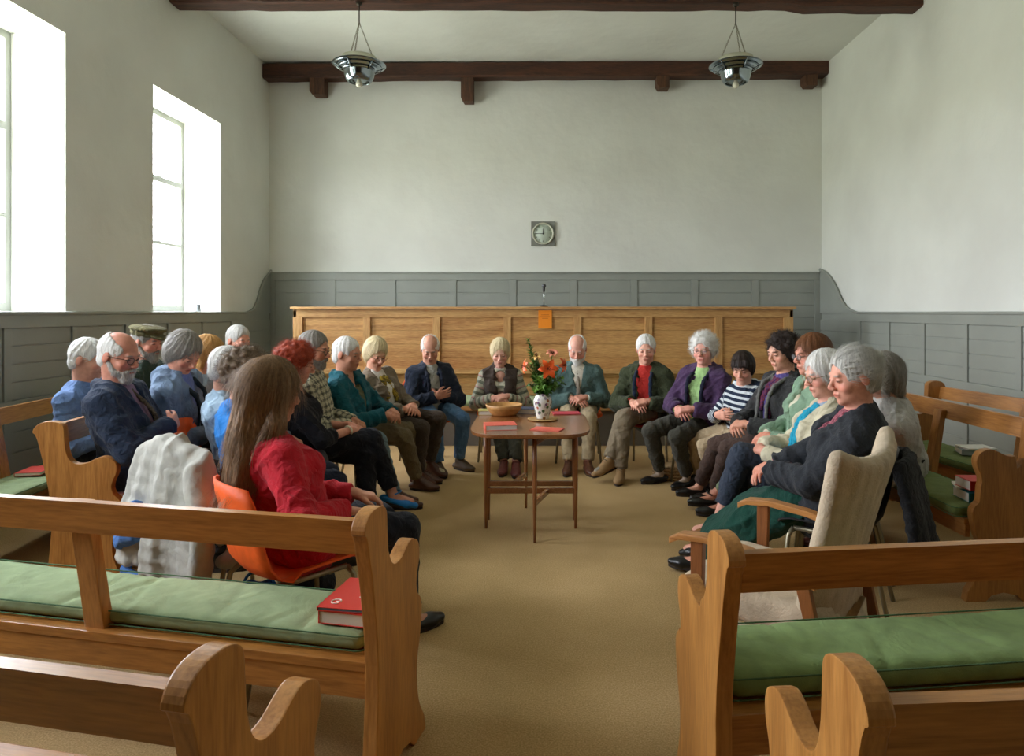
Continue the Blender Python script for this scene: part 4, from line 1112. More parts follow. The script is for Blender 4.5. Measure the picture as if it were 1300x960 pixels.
for (gx, gy, px_, py_) in ((.03,-.385,.11,-.11), (-.045,.38,-.12,.11)):
    l = tleg(gx, gy, 'gate_leg', .0145)
    p0, p1 = Vector((px_, py_, 0)), Vector((gx, gy, 0))
    for z in (.25, TZ-.07): 
        m = MB(); d = (p1-p0); Mx = Matrix.Translation(p0+Vector((0,0,z))) @ Matrix.Rotation(math.atan2(d.y, d.x), 4, 'Z'); m.box((0,-.011,-.017), (d.length,.011,.017), Mx, bev=.003); m.build('gate_rail', M_teak, l)
T = lambda px, py: G(px, py, TZ)
# table things
p = T(640,527); M_bowl = plain('bowl_wood', (184,134,74), .5, var=.15, vs=40)
t = tag(MB().lathe([(0,.004),(.075,.004),(.085,0),(.095,.01),(.125,.05),(.135,.078),(.128,.08),(.118,.052),(.09,.02),(0,.014)], 40).build('wooden_bowl', M_bowl), 'round pale wooden bowl on the table, left of the vase', 'bowl'); t.location = (p[0], p[1], TZ)
def book(label, loc, rz, w_, d_, h_, mat, cat='book', group=None, page=M_paper, tilt=0):
    t = thing('book', label, cat, loc, rz, group)
    if tilt: t.rotation_euler.x = tilt
    MB().box((-w_/2+.002,-d_/2+.003,.002), (w_/2-.004,d_/2-.003,h_-.002)).build('pages', page, t)
    m = MB(); m.box((-w_/2,-d_/2,0), (w_/2,d_/2,.0022), bev=.0008); m.box((-w_/2,-d_/2,h_-.0022), (w_/2,d_/2,h_), bev=.0008); m.box((-w_/2-.001,-d_/2,.0), (-w_/2+.0025,d_/2,h_), bev=.0008); m.build('cover', mat, t)
    return t
p = T(635,544); book('thick coral red book on the table in front of the wooden bowl', (p[0], p[1], TZ), .18, .20, .15, .032, M_coral)
p = T(695,545.5); book('thin coral booklet on the table in front of the vase', (p[0], p[1], TZ), -.32, .19, .13, .006, M_coral, 'booklet')
p = T(719,525); book('thin crimson booklet at the far right of the table', (p[0], p[1], TZ), .1, .20, .14, .006, plain('crimson_cover', (190,50,70), .5), 'booklet')
p = T(619,528); book('yellow-green book standing behind the wooden bowl on the table', (p[0]+.02, p[1]+.1, TZ), .1, .19, .13, .03, plain('olive_cover', (176,168,90), .5))
p = T(668,527); book('navy book behind the wooden bowl, next to the vase', (p[0]-.03, p[1]+.12, TZ), -.1, .2, .14, .035, plain('navy_cover', (52,70,104), .5))
p = T(689,533); t = tag(MB().lathe([(0,0),(.09,0),(.105,.006),(.105,.010),(.09,.007),(0,.006)], 40).build('place_mat', plain('straw_mat', (178,140,84), .8, var=.2, vs=80)), 'round straw mat under the flower vase', 'mat'); t.location = (p[0], p[1], TZ)
vx, vy, vz = p[0], p[1], TZ+.008
def vase_mat():
    m, nt, b = base('vase_glaze'); co_ = coords(nt); v = nd(nt, 'ShaderNodeTexVoronoi'); v.inputs['Scale'].default_value = 40.; nt.links.new(co_, v.inputs[0])
    f = ramp(nt, v.outputs['Distance'], [(.40, (1,1,1)), (.48, (0,0,0))]); sp_ = nd(nt, 'ShaderNodeSeparateXYZ'); nt.links.new(v.outputs['Color'], sp_.inputs[0])
    c_ = ramp(nt, sp_.outputs[0], [(.3, lin((84,110,70))), (.42, lin((190,96,60))), (.6, lin((230,228,220))), (.8, lin((120,90,120)))])
    mx = nd(nt, 'ShaderNodeMix', data_type='RGBA'); nt.links.new(f, mx.inputs[0]); mx.inputs[6].default_value = (*lin((232,230,222)), 1); nt.links.new(c_, mx.inputs[7]); nt.links.new(mx.outputs[2], b.inputs['Base Color'])
    b.inputs['Roughness'].default_value = .18; return m
t = tag(MB().lathe([(0,0),(.042,0),(.043,.01),(.05,.04),(.062,.09),(.065,.125),(.056,.152),(.044,.165),(.046,.176),(.04,.178),(.038,.165),(.05,.14),(.05,.06),(0,.02)], 40).build('flower_vase', vase_mat()), 'white vase with painted flowers and leaves on the table', 'vase'); t.location = (vx, vy, vz)
Pz = lambda px, py: V((px-HX)*vy/FP, vy, EYE-(py-HY)*vy/FP)
rs = random.Random(5)
M_leaf = plain('leaf_green', (62,118,34), .5, var=.3, vs=30); M_leaf2 = plain('leaf_light', (104,146,50), .5, var=.2, vs=30)
def sprig(tip, bend, n, ls, mat, label, group=None):
    m = MB(); a = Vector((vx+rs.uniform(-.02,.02), vy+rs.uniform(-.02,.02), vz+.14)); b = Vector(tip); mid = (a+b)/2+Vector(bend)
    q = lambda t_: a*(1-t_)**2+mid*2*t_*(1-t_)+b*t_*t_
    m.tube([q(i/8) for i in range(9)], .0028, 6)
    st_ = m.build('foliage_sprig', plain('stem_green', (70,100,40), .6)); tag(st_, label, 'foliage', 'green sprigs in the vase')
    m = MB()
    for i in range(n):
        t_ = .12+.88*i/(n-1); c_ = q(t_); d = (q(min(1,t_+.05))-q(t_-.05)).normalized(); an = rs.uniform(0, 2*PI); s1 = d.orthogonal().normalized(); s2 = d.cross(s1)
        o_ = (s1*math.cos(an)+s2*math.sin(an)); L_ = ls*rs.uniform(.7,1.25)*(1.1-.3*t_); dr = (o_+d*.6).normalized(); sd = dr.cross(d).normalized(); up_ = sd.cross(dr)
        pts = [c_, c_+dr*L_*.3+sd*L_*.2+up_*L_*.04, c_+dr*L_*.65+sd*L_*.17, c_+dr*L_-up_*L_*.15, c_+dr*L_*.65-sd*L_*.17, c_+dr*L_*.3-sd*L_*.2+up_*L_*.04]
        vs = [m.bm.verts.new(x) for x in pts]; mm = m.bm.verts.new(c_+dr*L_*.5-up_*L_*.06)
        for k in range(6): m.bm.faces.new((vs[k], vs[(k+1)%6], mm))
    lf = m.build('leaves', mat, st_, recalc=False); return st_
lab = 'leafy green sprig in the flower vase'
sprig(Pz(671,431), (-.02,0,.02), 110, .036, M_leaf, 'tall pointed green sprig leaning left out of the vase')
for px_, py_, dy in ((680,455,.03),(690,470,-.04),(701,476,.03),(712,478,-.05),(677,478,.04),(672,487,-.03),(716,487,.02),(706,487,-.06),(693,483,.06),(684,470,-.02),(698,462,.05),(688,490,-.07),(675,447,.02),(674,462,-.03),(683,462,.05),(708,470,-.02),(695,492,-.09),(702,492,-.05),(680,492,-.06),(686,478,-.08)):
    q_ = Pz(px_, py_); q_[1] += dy; sprig(q_, (0,0,.03), 74, .036, rs.choice([M_leaf, M_leaf, M_leaf2]), lab)
M_lily = plain('lily_petal', (232,92,22), .5, var=.12, vs=60); M_lil2 = plain('bud_petal', (240,190,110), .5); M_pinkf = plain('pink_petal', (238,150,120), .5)
def lily(c_, face, R_, label, mat=M_lily, n=6, cup=.25):
    c_ = Vector(c_); f_ = Vector(face).normalized(); s1 = f_.orthogonal().normalized(); s2 = f_.cross(s1)
    t = bpy.data.objects.new('lily', None); link(t); t.location = c_; tag(t, label, 'flower')
    for i in range(n):
        m = MB(); a = 2*PI*i/n+.3; r_ = s1*math.cos(a)+s2*math.sin(a); sd = f_.cross(r_)
        rows = []
        for j in range(8):
            u = j/7; wd = R_*.26*math.sin(PI*min(1, u*.9+.1))**.8; z = R_*(cup*math.sin(u*PI*.75)-(.35*max(0,u-.55)**1.2)); c0 = r_*R_*u+f_*z
            rows.append([c0-sd*wd+f_*wd*.25, c0, c0+sd*wd+f_*wd*.25])
        m.grid(rows); m.build('petal', mat, t, recalc=False)
    m = MB()
    for i in range(5):
        a = i*1.256; m.tube([Vector((0,0,0)), f_*R_*.5+(s1*math.cos(a)+s2*math.sin(a))*R_*.15], .0012, 5)
        m.box((-.003,-.003,-.003), (.003,.003,.003), Matrix.Translation(f_*R_*.5+(s1*math.cos(a)+s2*math.sin(a))*R_*.15))
    m.build('stamens', plain('stamen', (90,50,20), .7), t)
    m = MB(); m.tube([Vector((0,0,0))-f_*.004, (Vector((vx,vy,vz+.16))-c_)*.35-f_*.03, Vector((vx,vy,vz+.15))-c_], .003, 6); m.build('stem', plain('stem_green', (70,100,40), .6), t)
q_ = Pz(696,467); lily((q_[0], q_[1]-.10, q_[2]), (.1,-1,.15), .075, 'large orange lily facing forward in the vase, middle of the bunch')
q_ = Pz(713,463); lily((q_[0], q_[1]-.06, q_[2]), (.9,-.5,.1), .06, 'orange lily at the right side of the bunch')
q_ = Pz(668,465); lily((q_[0], q_[1]-.04, q_[2]), (-.95,-.3,.1), .055, 'orange lily drooping at the left side of the bunch')
q_ = Pz(682,453); lily((q_[0], q_[1]+.0, q_[2]), (-.3,-.4,.8), .045, 'small yellow-orange bloom behind the tall sprig', M_lil2)
q_ = Pz(701,451); lily((q_[0], q_[1]-.02, q_[2]), (.1,-.5,.8), .05, 'pale peach bloom at the top of the bunch', M_pinkf, 8, .6)
# ------------------------------------------------------------------ chairs
def chair_shell(mat, name='seat_shell', parent=None, wide=.46):
    prof = [(.235,.415),(.225,.432),(.18,.442),(.08,.436),(-.04,.425),(-.13,.425),(-.18,.445),(-.215,.49),(-.235,.56),(-.25,.64),(-.268,.74),(-.28,.80)]
    rows = []
    for i, (y, z) in enumerate(prof):
        u = i/(len(prof)-1); w_ = wide/2*(1 if u < .45 else 1-.10*((u-.45)/.55)**2); row = []
        if i == len(prof)-1: w_ *= .82
        if i == 0: w_ *= .9
        for j in range(11):
            s_ = -1+2*j/10; e = abs(s_)**3
            if u < .45: row.append(Vector((s_*w_, y, z+.028*e)))
            else: row.append(Vector((s_*w_, y+.055*abs(s_)**2.2, z-.012*e*(1 if i > 9 else 0))))
        rows.append(row)
    # second skin for thickness
    m = MB(); n = len(rows); th = .008; R2 = []
    for i in range(n):
        r2 = []
        for j in range(11):
            a = rows[min(i+1,n-1)][j]-rows[max(i-1,0)][j]; b = rows[i][min(j+1,10)]-rows[i][max(j-1,0)]; r2.append(rows[i][j]+a.cross(b).normalized()*th)
        R2.append(r2)
    A = [[m.bm.verts.new(p) for p in r] for r in rows]; B = [[m.bm.verts.new(p) for p in r] for r in R2]
    for i in range(n-1):
        for j in range(10):
            m.bm.faces.new((A[i][j],A[i][j+1],A[i+1][j+1],A[i+1][j])).smooth = True; m.bm.faces.new((B[i][j],B[i+1][j],B[i+1][j+1],B[i][j+1])).smooth = True
    for i in range(n-1):
        for j in (0, 10): m.bm.faces.new((A[i][j],A[i+1][j],B[i+1][j],B[i][j]))
    for j in range(10):
        for i in (0, n-1): m.bm.faces.new((A[i][j],A[i][j+1],B[i][j+1],B[i][j]))
    return m.build(name, mat, parent)
def make_chair(mat, label):
    t = bpy.data.objects.new('stacking_chair', None); link(t); tag(t, label, 'chair', 'moulded chairs in the circle'); chair_shell(mat, parent=t)
    for s in (-1, 1):
        MB().tube([(s*.17,.17,.415),(s*.19,.19,.38),(s*.215,.225,.0)], .011, 10).build('leg', M_metal, t)
        MB().tube([(s*.17,-.14,.405),(s*.19,-.17,.37),(s*.215,-.25,.0)], .011, 10).build('leg', M_metal, t)
        MB().tube([(s*.17,.17,.415),(s*.17,.0,.408),(s*.17,-.14,.405)], .011, 10).build('side_rail', M_metal, t)
    MB().tube([(-.17,.1,.405),(.17,.1,.405)], .010, 8).build('cross_bar', M_metal, t)
    return t
M_blackshell = plain('black_shell', (26,26,28), .5)
orange_chair = make_chair(M_orange, 'x'); red_chair = make_chair(M_red, 'x'); used = set()
def place_chair(xy, yaw, label, red=False, back=.03, dz=0):
    src = red_chair if red else orange_chair; k = red
    if k in used: t = copy_tree(src)
    else: t = src; used.add(k)
    a = math.radians(yaw); t.location = (xy[0]-math.cos(a)*back, xy[1]-math.sin(a)*back, dz); t.rotation_euler = (0, 0, a-PI/2); t['label'] = label; return t
# ------------------------------------------------------------------ armchair, draped chair, small things
ac = thing('armchair', 'beige upholstered armchair with wooden arms, behind the lower right bench', 'chair', (.915, 2.64, 0), math.radians(140-90))
M_beige = fabric('oat_fabric', (196,178,152), weave=.9, wr=.35, wscale=60.)
F_ = Field(V(-.42,-.55,.2), V(.42,.42,1.15), .012); F_.h = .01
for i in range(26):
    u = i/25; z = .34+.58*u; y = -.20-.12*u-.03*u*u; hw = .225+.045*u+.035*u**4
    n = 8; prev = None
    for j in range(n+1):
        s_ = -1+2*j/n; p = V(s_*hw, y+.045*abs(s_)**2.2, z+(.055*abs(s_)**3 if i > 17 else 0)*(i-17)/8)
        if prev is not None: F_.cap(prev, p, .030, None, .02)
        prev = p
P_, Fc_ = F_.mesh(); P_ = relax(P_, Fc_, 2, .5); from_np('backrest', P_, Fc_, M_beige, ac)
F_ = Field(V(-.36,-.32,.25), V(.36,.40,.55), .012); F_.h = .01; F_.box(V(0,.03,.385), V(.27,.27,.065), None, .045, 0)
P_, Fc_ = F_.mesh(); P_ = folds(P_, Fc_, .003, 30., 3); from_np('seat_cushion', P_, Fc_, M_beige, ac)
m = MB(); rs = random.Random(2); rows = []
for (z0, z1) in ((.33, .15),):
    pth = [(-.26,.28),(-.265,0),(-.26,-.24),(0,-.27),(.26,-.24),(.265,0),(.26,.28)]; top_, bot = [], []
    for i in range(60):
        t_ = i/59*6; a = int(min(t_, 5.999)); fr2 = t_-a; x = pth[a][0]*(1-fr2)+pth[a+1][0]*fr2; y = pth[a][1]*(1-fr2)+pth[a+1][1]*fr2
        top_.append(Vector((x, y, z0))); bot.append(Vector((x*1.01, y*1.01, z1+rs.uniform(-.008,.008)+.03*math.sin(t_*2.1))))
    m.grid([top_, [a.lerp(b, .5)+Vector((rs.uniform(-.003,.003),rs.uniform(-.003,.003),0)) for a, b in zip(top_, bot)], bot])
o = m.build('skirt_cover', M_beige, ac, recalc=False); sm_ = o.modifiers.new('thick', 'SOLIDIFY'); sm_.thickness = .004
M_arm = wood('armchair_wood', (196,138,78), (160,104,54), 'y', .35, 4., knots=False); M_armz = wood('armchair_leg', (150,92,50), (118,70,36), 'z', .35, 4., knots=False)
for s in (-1, 1):
    m = MB(); P0 = [(.30,.60),(.26,.622),(.16,.632),(.0,.618),(-.16,.585),(-.24,.56)]; up_ = [(y, z) for y, z in P0]+[(y, z-.026) for y, z in reversed(P0)]
    m.prism(up_, s*.305-.027, s*.305+.027, 'x', bev=.007); m.build('armrest', M_arm, ac)
    m = MB(); m.prism([(.215,.61),(.165,.61),(.185,.0),(.215,.0)], s*.305-.015, s*.305+.015, 'x', bev=.004); m.build('leg', M_armz, ac)
    m = MB(); m.prism([(-.16,.585),(-.21,.57),(-.33,.0),(-.30,.0)], s*.305-.015, s*.305+.015, 'x', bev=.004); m.build('leg', M_armz, ac)
    m = MB(); m.prism([(.20,.33),(.20,.27),(-.235,.22),(-.235,.28)], s*.285-.012, s*.285+.012, 'x', bev=.004); m.build('side_rail', M_arm, ac)
MB().box((-.28,.17,.25), (.28,.195,.31), bev=.004).build('front_rail', M_arm, ac)
# chair with a coat over it
jc = place_chair((-1.46,3.25), 56, 'orange chair hidden beneath a pale grey coat, left of the long-haired woman', back=0)
M_coat = fabric('stone_anorak', (176,174,164), wr=.6, wscale=11.); M_coatb = fabric('blue_lining', (70,112,172), wr=.6)
ct = thing('coat', 'pale grey anorak with blue lining draped over a chair back', 'coat', (-1.46,3.25,0), math.radians(56-90))
F_ = Field(V(-.48,-.60,.12), V(.48,.40,1.0), .010); F_.h = .01
def sheetcap(f, g, nu, nv, r, k=.02):
    A = [[g(i/nu, j/nv) for j in range(nv+1)] for i in range(nu+1)]
    for i in range(nu+1):
        for j in range(nv+1):
            if i < nu: f.cap(A[i][j], A[i+1][j], r, None, k)
            if j < nv: f.cap(A[i][j], A[i][j+1], r, None, k)
            if i < nu and j < nv: f.cap(A[i][j], A[i+1][j+1], r, None, k)
pleat = lambda x, u: .034*u*math.sin(x*17+1.2*math.sin(x*9)+u)+.008*math.sin(x*31+2*u)
def back_sheet(a, b):   # a across, b from top to hem
    x = (-1+2*a)*(.22+.13*b**.8); z = .845-.02*abs(2*a-1)**2-.045*max(0,2*a-1)-.50*b; return V(x, -.325-.06*math.sin(b*1.6)-pleat(x, b)+.05*abs(2*a-1)**2, z)
sheetcap(F_, back_sheet, 14, 8, .017)
def front_sheet(a, b):
    x = (-1+2*a)*(.22+.05*b); z = .845-.02*abs(2*a-1)**2-.34*b; return V(x, -.27+.03*b-pleat(x, b)*.6, z)
sheetcap(F_, front_sheet, 12, 5, .015)
F_.cap(V(-.22,-.30,.80), V(-.355,-.30,.56), .052, .048, .03); F_.cap(V(-.355,-.30,.56), V(-.34,-.22,.32), .046, .036, .02)
F_.cap(V(.21,-.31,.77), V(.34,-.36,.55), .052, .048, .03); F_.cap(V(.34,-.36,.55), V(.30,-.37,.30), .046, .036, .02)
F_.cap(V(-.12,-.29,.865), V(.02,-.29,.875), .032, None, .03); F_.cap(V(.02,-.29,.875), V(.12,-.29,.845), .03, .03, .03)
P_, Fc_ = F_.mesh(); P_ = relax(P_, Fc_, 2, .5); P_ = folds(P_*V(1,1,.3), Fc_, .004, 24., 11)/V(1,1,.3); P_ = folds(P_, Fc_, .0015, 60., 12); from_np('shell', P_, Fc_, M_coat, ct)
F_ = Field(V(-.40,-.40,.20), V(.42,.36,.66), .011); F_.h = .01
F_.box(V(0,.0,.475), V(.22,.20,.03), None, .03, 0); F_.cap(V(-.26,-.22,.40), V(-.25,.13,.42), .03, .03, .03); F_.cap(V(.25,-.22,.38), V(.26,.16,.40), .035, .03, .03); F_.cap(V(-.2,-.29,.33), V(.25,-.29,.31), .035, .03, .04)
P_, Fc_ = F_.mesh(); P_ = folds(P_, Fc_, .010, 26., 17); from_np('lower_folds', P_, Fc_, M_coat, ct)
F_ = Field(V(-.45,-.50,.20), V(.45,.42,.70), .010); F_.h = .01
F_.cap(V(-.20,-.40,.52), V(-.10,-.41,.60), .035, .03, .03); F_.cap(V(-.22,-.41,.44), V(-.08,-.42,.50), .04, .04, .03); F_.cap(V(-.25,-.38,.285), V(.28,-.38,.265), .022, .02, .03)
P_, Fc_ = F_.mesh(); P_ = folds(P_, Fc_, .008, 30., 19); from_np('lining', P_, Fc_, M_coatb, ct)
def bag(label, loc, r_, mat, sd, rz=0, name='bag', cat='bag', strap=None):
    F2 = Field(-V(*r_)*1.5, V(*r_)*1.5, .012); F2.h = .01; F2.ell(V(0,0,0), V(*r_), None, 0); F2.box(V(0,0,-r_[2]*.3), V(*r_)*V(.8,.8,.65), None, .04, .05)
    q, f2 = F2.mesh(); q = folds(q, f2, .012, 24., sd); q[:,2] -= q[:,2].min(); t = thing(name, label, cat, loc, rz); from_np('pouch', q, f2, mat, t)
    tp_ = q[:,2].max(); MB().tube([(math.cos(x)*.07, 0, tp_-.03+math.sin(x)*.07) for x in np.linspace(0, PI, 10)], .007, 8).build('handle', strap or mat, t); return t
bag('bright blue bag on the floor beneath the coat-covered chair', (-1.30,3.12,0), (.13,.08,.10), fabric('blue_bag', (40,110,190)), 3)
bag('black bag on the floor between the draped and orange chairs', (-1.12,3.22,0), (.12,.11,.13), fabric('black_bag', (26,26,30)), 4)
t = thing('shopping_bag', 'pale grey paper carrier bag on the floor by the red-haired woman', 'bag', (-1.33,4.36,0), .3)
m = MB(); m.box((-.11,-.05,0), (.11,.05,.32), bev=.006); m.build('bag_body', plain('grey_paper', (186,190,192), .8), t)
MB().tube([(.05*math.cos(x), 0, .31+.08*math.sin(x)) for x in np.linspace(0, PI, 10)], .003, 6).build('handle', M_paper, t)
M_straw = None
def straw():
    m, nt, b = base('woven_straw'); co_ = coords(nt); wv = nd(nt, 'ShaderNodeTexWave', wave_type='BANDS', bands_direction='Z'); wv.inputs['Scale'].default_value = 12.; wv.inputs['Distortion'].default_value = 2.; wv.inputs['Detail'].default_value = 3
    nt.links.new(co_, wv.inputs[0]); n = nd(nt, 'ShaderNodeTexNoise'); n.inputs['Scale'].default_value = 70.; nt.links.new(co_, n.inputs[0])
    a_ = nd(nt, 'ShaderNodeMath', operation='MULTIPLY_ADD'); a_.inputs[1].default_value = .5; nt.links.new(wv.outputs[0], a_.inputs[0]); nt.links.new(n.outputs[0], a_.inputs[2])
    nt.links.new(ramp(nt, a_.outputs[0], [(.35, lin((112,82,50))), (.85, lin((198,164,118)))]), b.inputs['Base Color']); b.inputs['Roughness'].default_value = .85; bump(nt, b, a_.outputs[0], .9, .012); return m
M_straw = straw()
def hassock(label, loc, r_, h_):
    rows = []; n = 36
    prof = [(0,h_),(.6,h_*1.0),(.86,h_*.97),(.97,h_*.85)]+[(1.0+.03*math.sin(i*PI*1.), h_*(.8-.75*i/8)) for i in range(9)]+[(.93,0),(0,0)]
    m = MB(); m.lathe([(a_*r_+ (.004 if k % 2 else 0), z) for k, (a_, z) in enumerate(prof)], 40)
    t = tag(m.build('straw_hassock', M_straw), label, 'hassock'); t.location = loc; return t
hassock('round woven straw hassock on the carpet beside the bench end', (-2.27,3.88,0), .152, .125)
hassock('small straw hassock beneath the chair of the woman in purple', (1.13,6.0,0), .17, .12)
# books on the benches
def onbench(M, x, u, z): v = M @ Vector((x, u, z)); return (v.x, v.y, v.z)
t = book('thick white-paged paperback beneath the red book on lower left bench', onbench(MFL, 2.29, .29, .468), -.22, .17, .23, .040, M_redc)
t = book('red book with a white emblem on the lower left bench', onbench(MFL, 2.285, .295, .510), -.16, .18, .24, .012, M_redc, page=M_blue)
m = MB(); m.tube([(-.045+.016*math.cos(x), -.075+.016*math.sin(x), .0128) for x in np.linspace(.5, 5.6, 14)], .0022, 6); m.tube([(-.045,-.075,.0128),(-.029,-.075,.0128)], .0022, 6); m.build('emblem', M_paper, t)
m = MB(); m.tube([(.02+.006*math.cos(x), -.03+.006*math.sin(x), .0128) for x in np.linspace(0, 2*PI, 9)[:-1]], .0016, 5, closed=True)
for i, w_ in enumerate((.006,.010,.008,.012)): m.box((.034+i*.014,-.034,.0122), (.034+i*.014+w_,-.026,.0132))
m.build('title', M_paper, t)
book('white book on the bench beside the man in the navy jacket', onbench(MA, 2.90, .33, 0.458), .3, .13, .19, .03, plain('lilac_cover', (196,186,210), .6))
book('crimson book on the cushion nearest the left wall', onbench(MB_, 2.05, .28, 0.458), .2, .14, .2, .02, M_redc)
t1 = book('blue-grey hardback on the far right bench, bottom of its pile', onbench(MD, 1.42, .22, 0.470), 1.3, .16, .22, .035, plain('greyblue_cover', (150,160,160), .6))
book('white open paperback on top of the pile on far right bench', onbench(MD, 1.42, .22, 0.507), 1.6, .15, .2, .012, M_paper)
book('red book at the near end of the bench nearest right wall', onbench(MD, .70, .25, 0.470), 1.3, .14, .2, .03, M_redc)
book('teal hardback on bench by the broad curved end', onbench(MC, .16, .27, 0.470), 1.5, .16, .22, .05, M_teal)
book('white paperback leaning in a stack on the teal hardback', onbench(MC, .20, .28, 0.522), 1.2, .14, .2, .008, M_paper)
book('red paperback on top of the teal hardback stack', onbench(MC, .15, .28, 0.532), 1.55, .14, .2, .05, plain('scarlet_cover', (206,50,40), .5))
# ------------------------------------------------------------------ people
H = {n: hairmat('hair_'+n, *c) for n, c in dict(white=((236,234,228),(176,174,168)), silver=((206,204,196),(130,128,122)), grey=((150,144,134),(84,80,74)), blond=((206,178,120),(142,112,66)), paleblond=((228,212,170),(170,148,104)),
     brown=((120,88,58),(64,44,28)), longb=((146,112,76),(70,50,32)), dark=((52,38,32),(20,15,13)), red=((178,70,34),(98,30,14)), auburn=((132,84,50),(74,44,26)), gold=((196,148,82),(136,92,44))).items()}
HC = {n: hairmat('curl_'+n, *c, curly=True) for n, c in dict(white=((234,232,226),(184,182,176)), brown=((124,104,82),(66,52,40)), grey=((158,148,132),(94,86,76)), dark=((54,40,34),(22,16,14)), auburn=((130,86,52),(72,44,26)), red=((178,70,34),(98,30,14))).items()}
gm = plain('spectacle_metal', (70,58,46), .35, .6); gm2 = plain('spectacle_gold', (150,120,80), .3, .8)
FB = lambda n, c, **k: fabric(n, c, **k)
M_brownshoe = plain('brown_leather', (84,46,28), .35); M_blackshoe = plain('black_leather', (20,19,20), .32); M_tanshoe = plain('tan_suede', (150,118,78), .8); M_blueshoe = plain('blue_leather', (24,120,190), .4); M_ochre = plain('ochre_leather', (130,84,34), .45)
def scarf(mat, ends=(.30,.26), rad=.068, th=.020, gap=0.):
    def go(k):
        F2 = Field(k['tlo'], k['thi'], k['ch']*.9); F2.h = .008; nb, rt, ft, zt = k['nb'], k['rt'], k['ft'], k['zt']; prev = None
        for i in range(13):
            a = 2*PI*i/12; p = nb+rt*math.sin(a)*rad+ft*math.cos(a)*rad*.95+zt*(.018-.04*(1+math.cos(a))/2)
            if prev is not None: F2.cap(prev, p, th, None, .01)
            prev = p
        for q, e in zip((-1, 1), ends):
            if not e: continue
            pr_ = nb+ft*rad*.95-zt*.03+rt*q*.012
            for j in range(1, 7):
                u = e*j/6; p = nb+rt*q*(.02+.03*j/6)+ft*(rad*.95+.085*math.sin(min(1, (u+.04)/.22)*PI/2))-zt*(.03+u)
                F2.cap(pr_, p, .024, None, .01, flat=(ft, .55)); pr_ = p
        k['finish']('scarf', F2, mat, .004, 70., 9)
    return go
def tie(mat):
    def go(k):
        F2 = Field(k['tlo'], k['thi'], .006); F2.h = .006; prev = k['nb']+k['ft']*.082-k['zt']*.035
        F2.ell(prev, V(.017,.013,.018), np.stack([k['rt'], k['ft'], k['zt']], 1), 0)
        for j in range(1, 8):
            u = .28*j/7; p = k['nb']+k['ft']*(.084+.088*math.sin(min(1, u/.2)*PI/2))-k['zt']*(.035+u); F2.cap(prev, p, .012+.012*j/7, None, .005, flat=(k['ft'], .4)); prev = p
        k['finish']('tie', F2, mat, .0, 70., 9)
    return go
def watch(q, mat):
    def go(k):
        w, e = k['wr'][q], k['el'][q]; u = nrm(w-e); a = nrm(np.cross(u, UP)); b = np.cross(a, u); c_ = w-u*.03; m = MB()
        m.tube([c_+a*math.cos(x)*.034+b*math.sin(x)*.030-k['O'] for x in np.linspace(0, 2*PI, 17)[:-1]], .007, 8, closed=True); m.build('wristwatch', mat, k['root'])
    return go
def buttons(n, mat, off=.02, z0=.85, z1=.2, r_=.009):
    def go(k):
        from mathutils.bvhtree import BVHTree
        jk = [c for c in k['root'].children if c.name.startswith(('jacket', 'top'))][-1]
        bv = BVHTree.FromPolygons([v.co for v in jk.data.vertices], [p.vertices for p in jk.data.polygons])
        for i in range(n):
            z = z0+(z1-z0)*i/(n-1); h = bv.ray_cast(Vector(k['tp'](off, .6, k['TL']*z)-k['O']), -Vector(k['ft']), 1.)
            if h[0] is None: continue
            MB().lathe([(0,.004),(r_,.003),(r_,-.004),(0,-.004)], 10, Matrix.Translation(h[0]) @ h[1].to_track_quat('Z', 'Y').to_matrix().to_4x4()).build('button', mat, k['root'])
    return go
# back row, facing the camera
place_chair((-1.08,6.5), -62, 'orange moulded chair holding the man with folded arms and jeans')
person('bald man in navy coat and jeans, arms folded, head bowed', (-1.08,6.5), (546,443,6.42), -62, hyaw=-78, pitch=26, arms='folded', hair=('bald', H['white']), build=1.08,
  top=dict(mat=FB('pale_grey_knit', (176,176,168)), g=.008), jacket=dict(mat=FB('navy_coat', (34,42,58)), open=(.055,.055,.10), lining=FB('navy_lining', (24,30,44)), g=.022), bottom=dict(mat=FB('blue_jeans', (84,120,158))),
  shoes=(plain('walking_shoe', (92,72,52), .7), 'lace'), feet=(('P',583,596,.0,-38), ('P',556,602,.0,-60)), seed=14, skin=(206,150,124))
place_chair((-.42,6.78), -88, 'orange moulded chair beneath the woman in the brown gilet')
person('blonde woman in dark brown gilet and patterned jumper', (-.42,6.75), (635,447,6.6), -88, hyaw=-88, pitch=20, arms='lap', female=True, sw=.175, hair=('full', H['paleblond']),
  top=dict(mat=FB('patterned_jumper', (176,172,150), kind='fair'), g=.010, neck=.008), jacket=dict(mat=FB('brown_gilet', (66,54,46), wr=.8, wscale=12.), vest=True, open=(.05,.03,.035), g=.024, collar=True), extras=[buttons(5, plain('snap', (190,180,160), .3, .8), -.045), buttons(5, plain('snap', (190,180,160), .3, .8), .05)],
  bottom=dict(mat=FB('dark_olive_trousers', (62,60,48))), shoes=(plain('maroon_leather', (96,40,36), .35), 'lace'), feet=(('P',655,602,0,-88), ('P',640,600,0,-95)), seed=15, skin=(226,172,150))
place_chair((.34,6.72), -92, 'orange moulded chair beneath the man in the green zipped jacket')
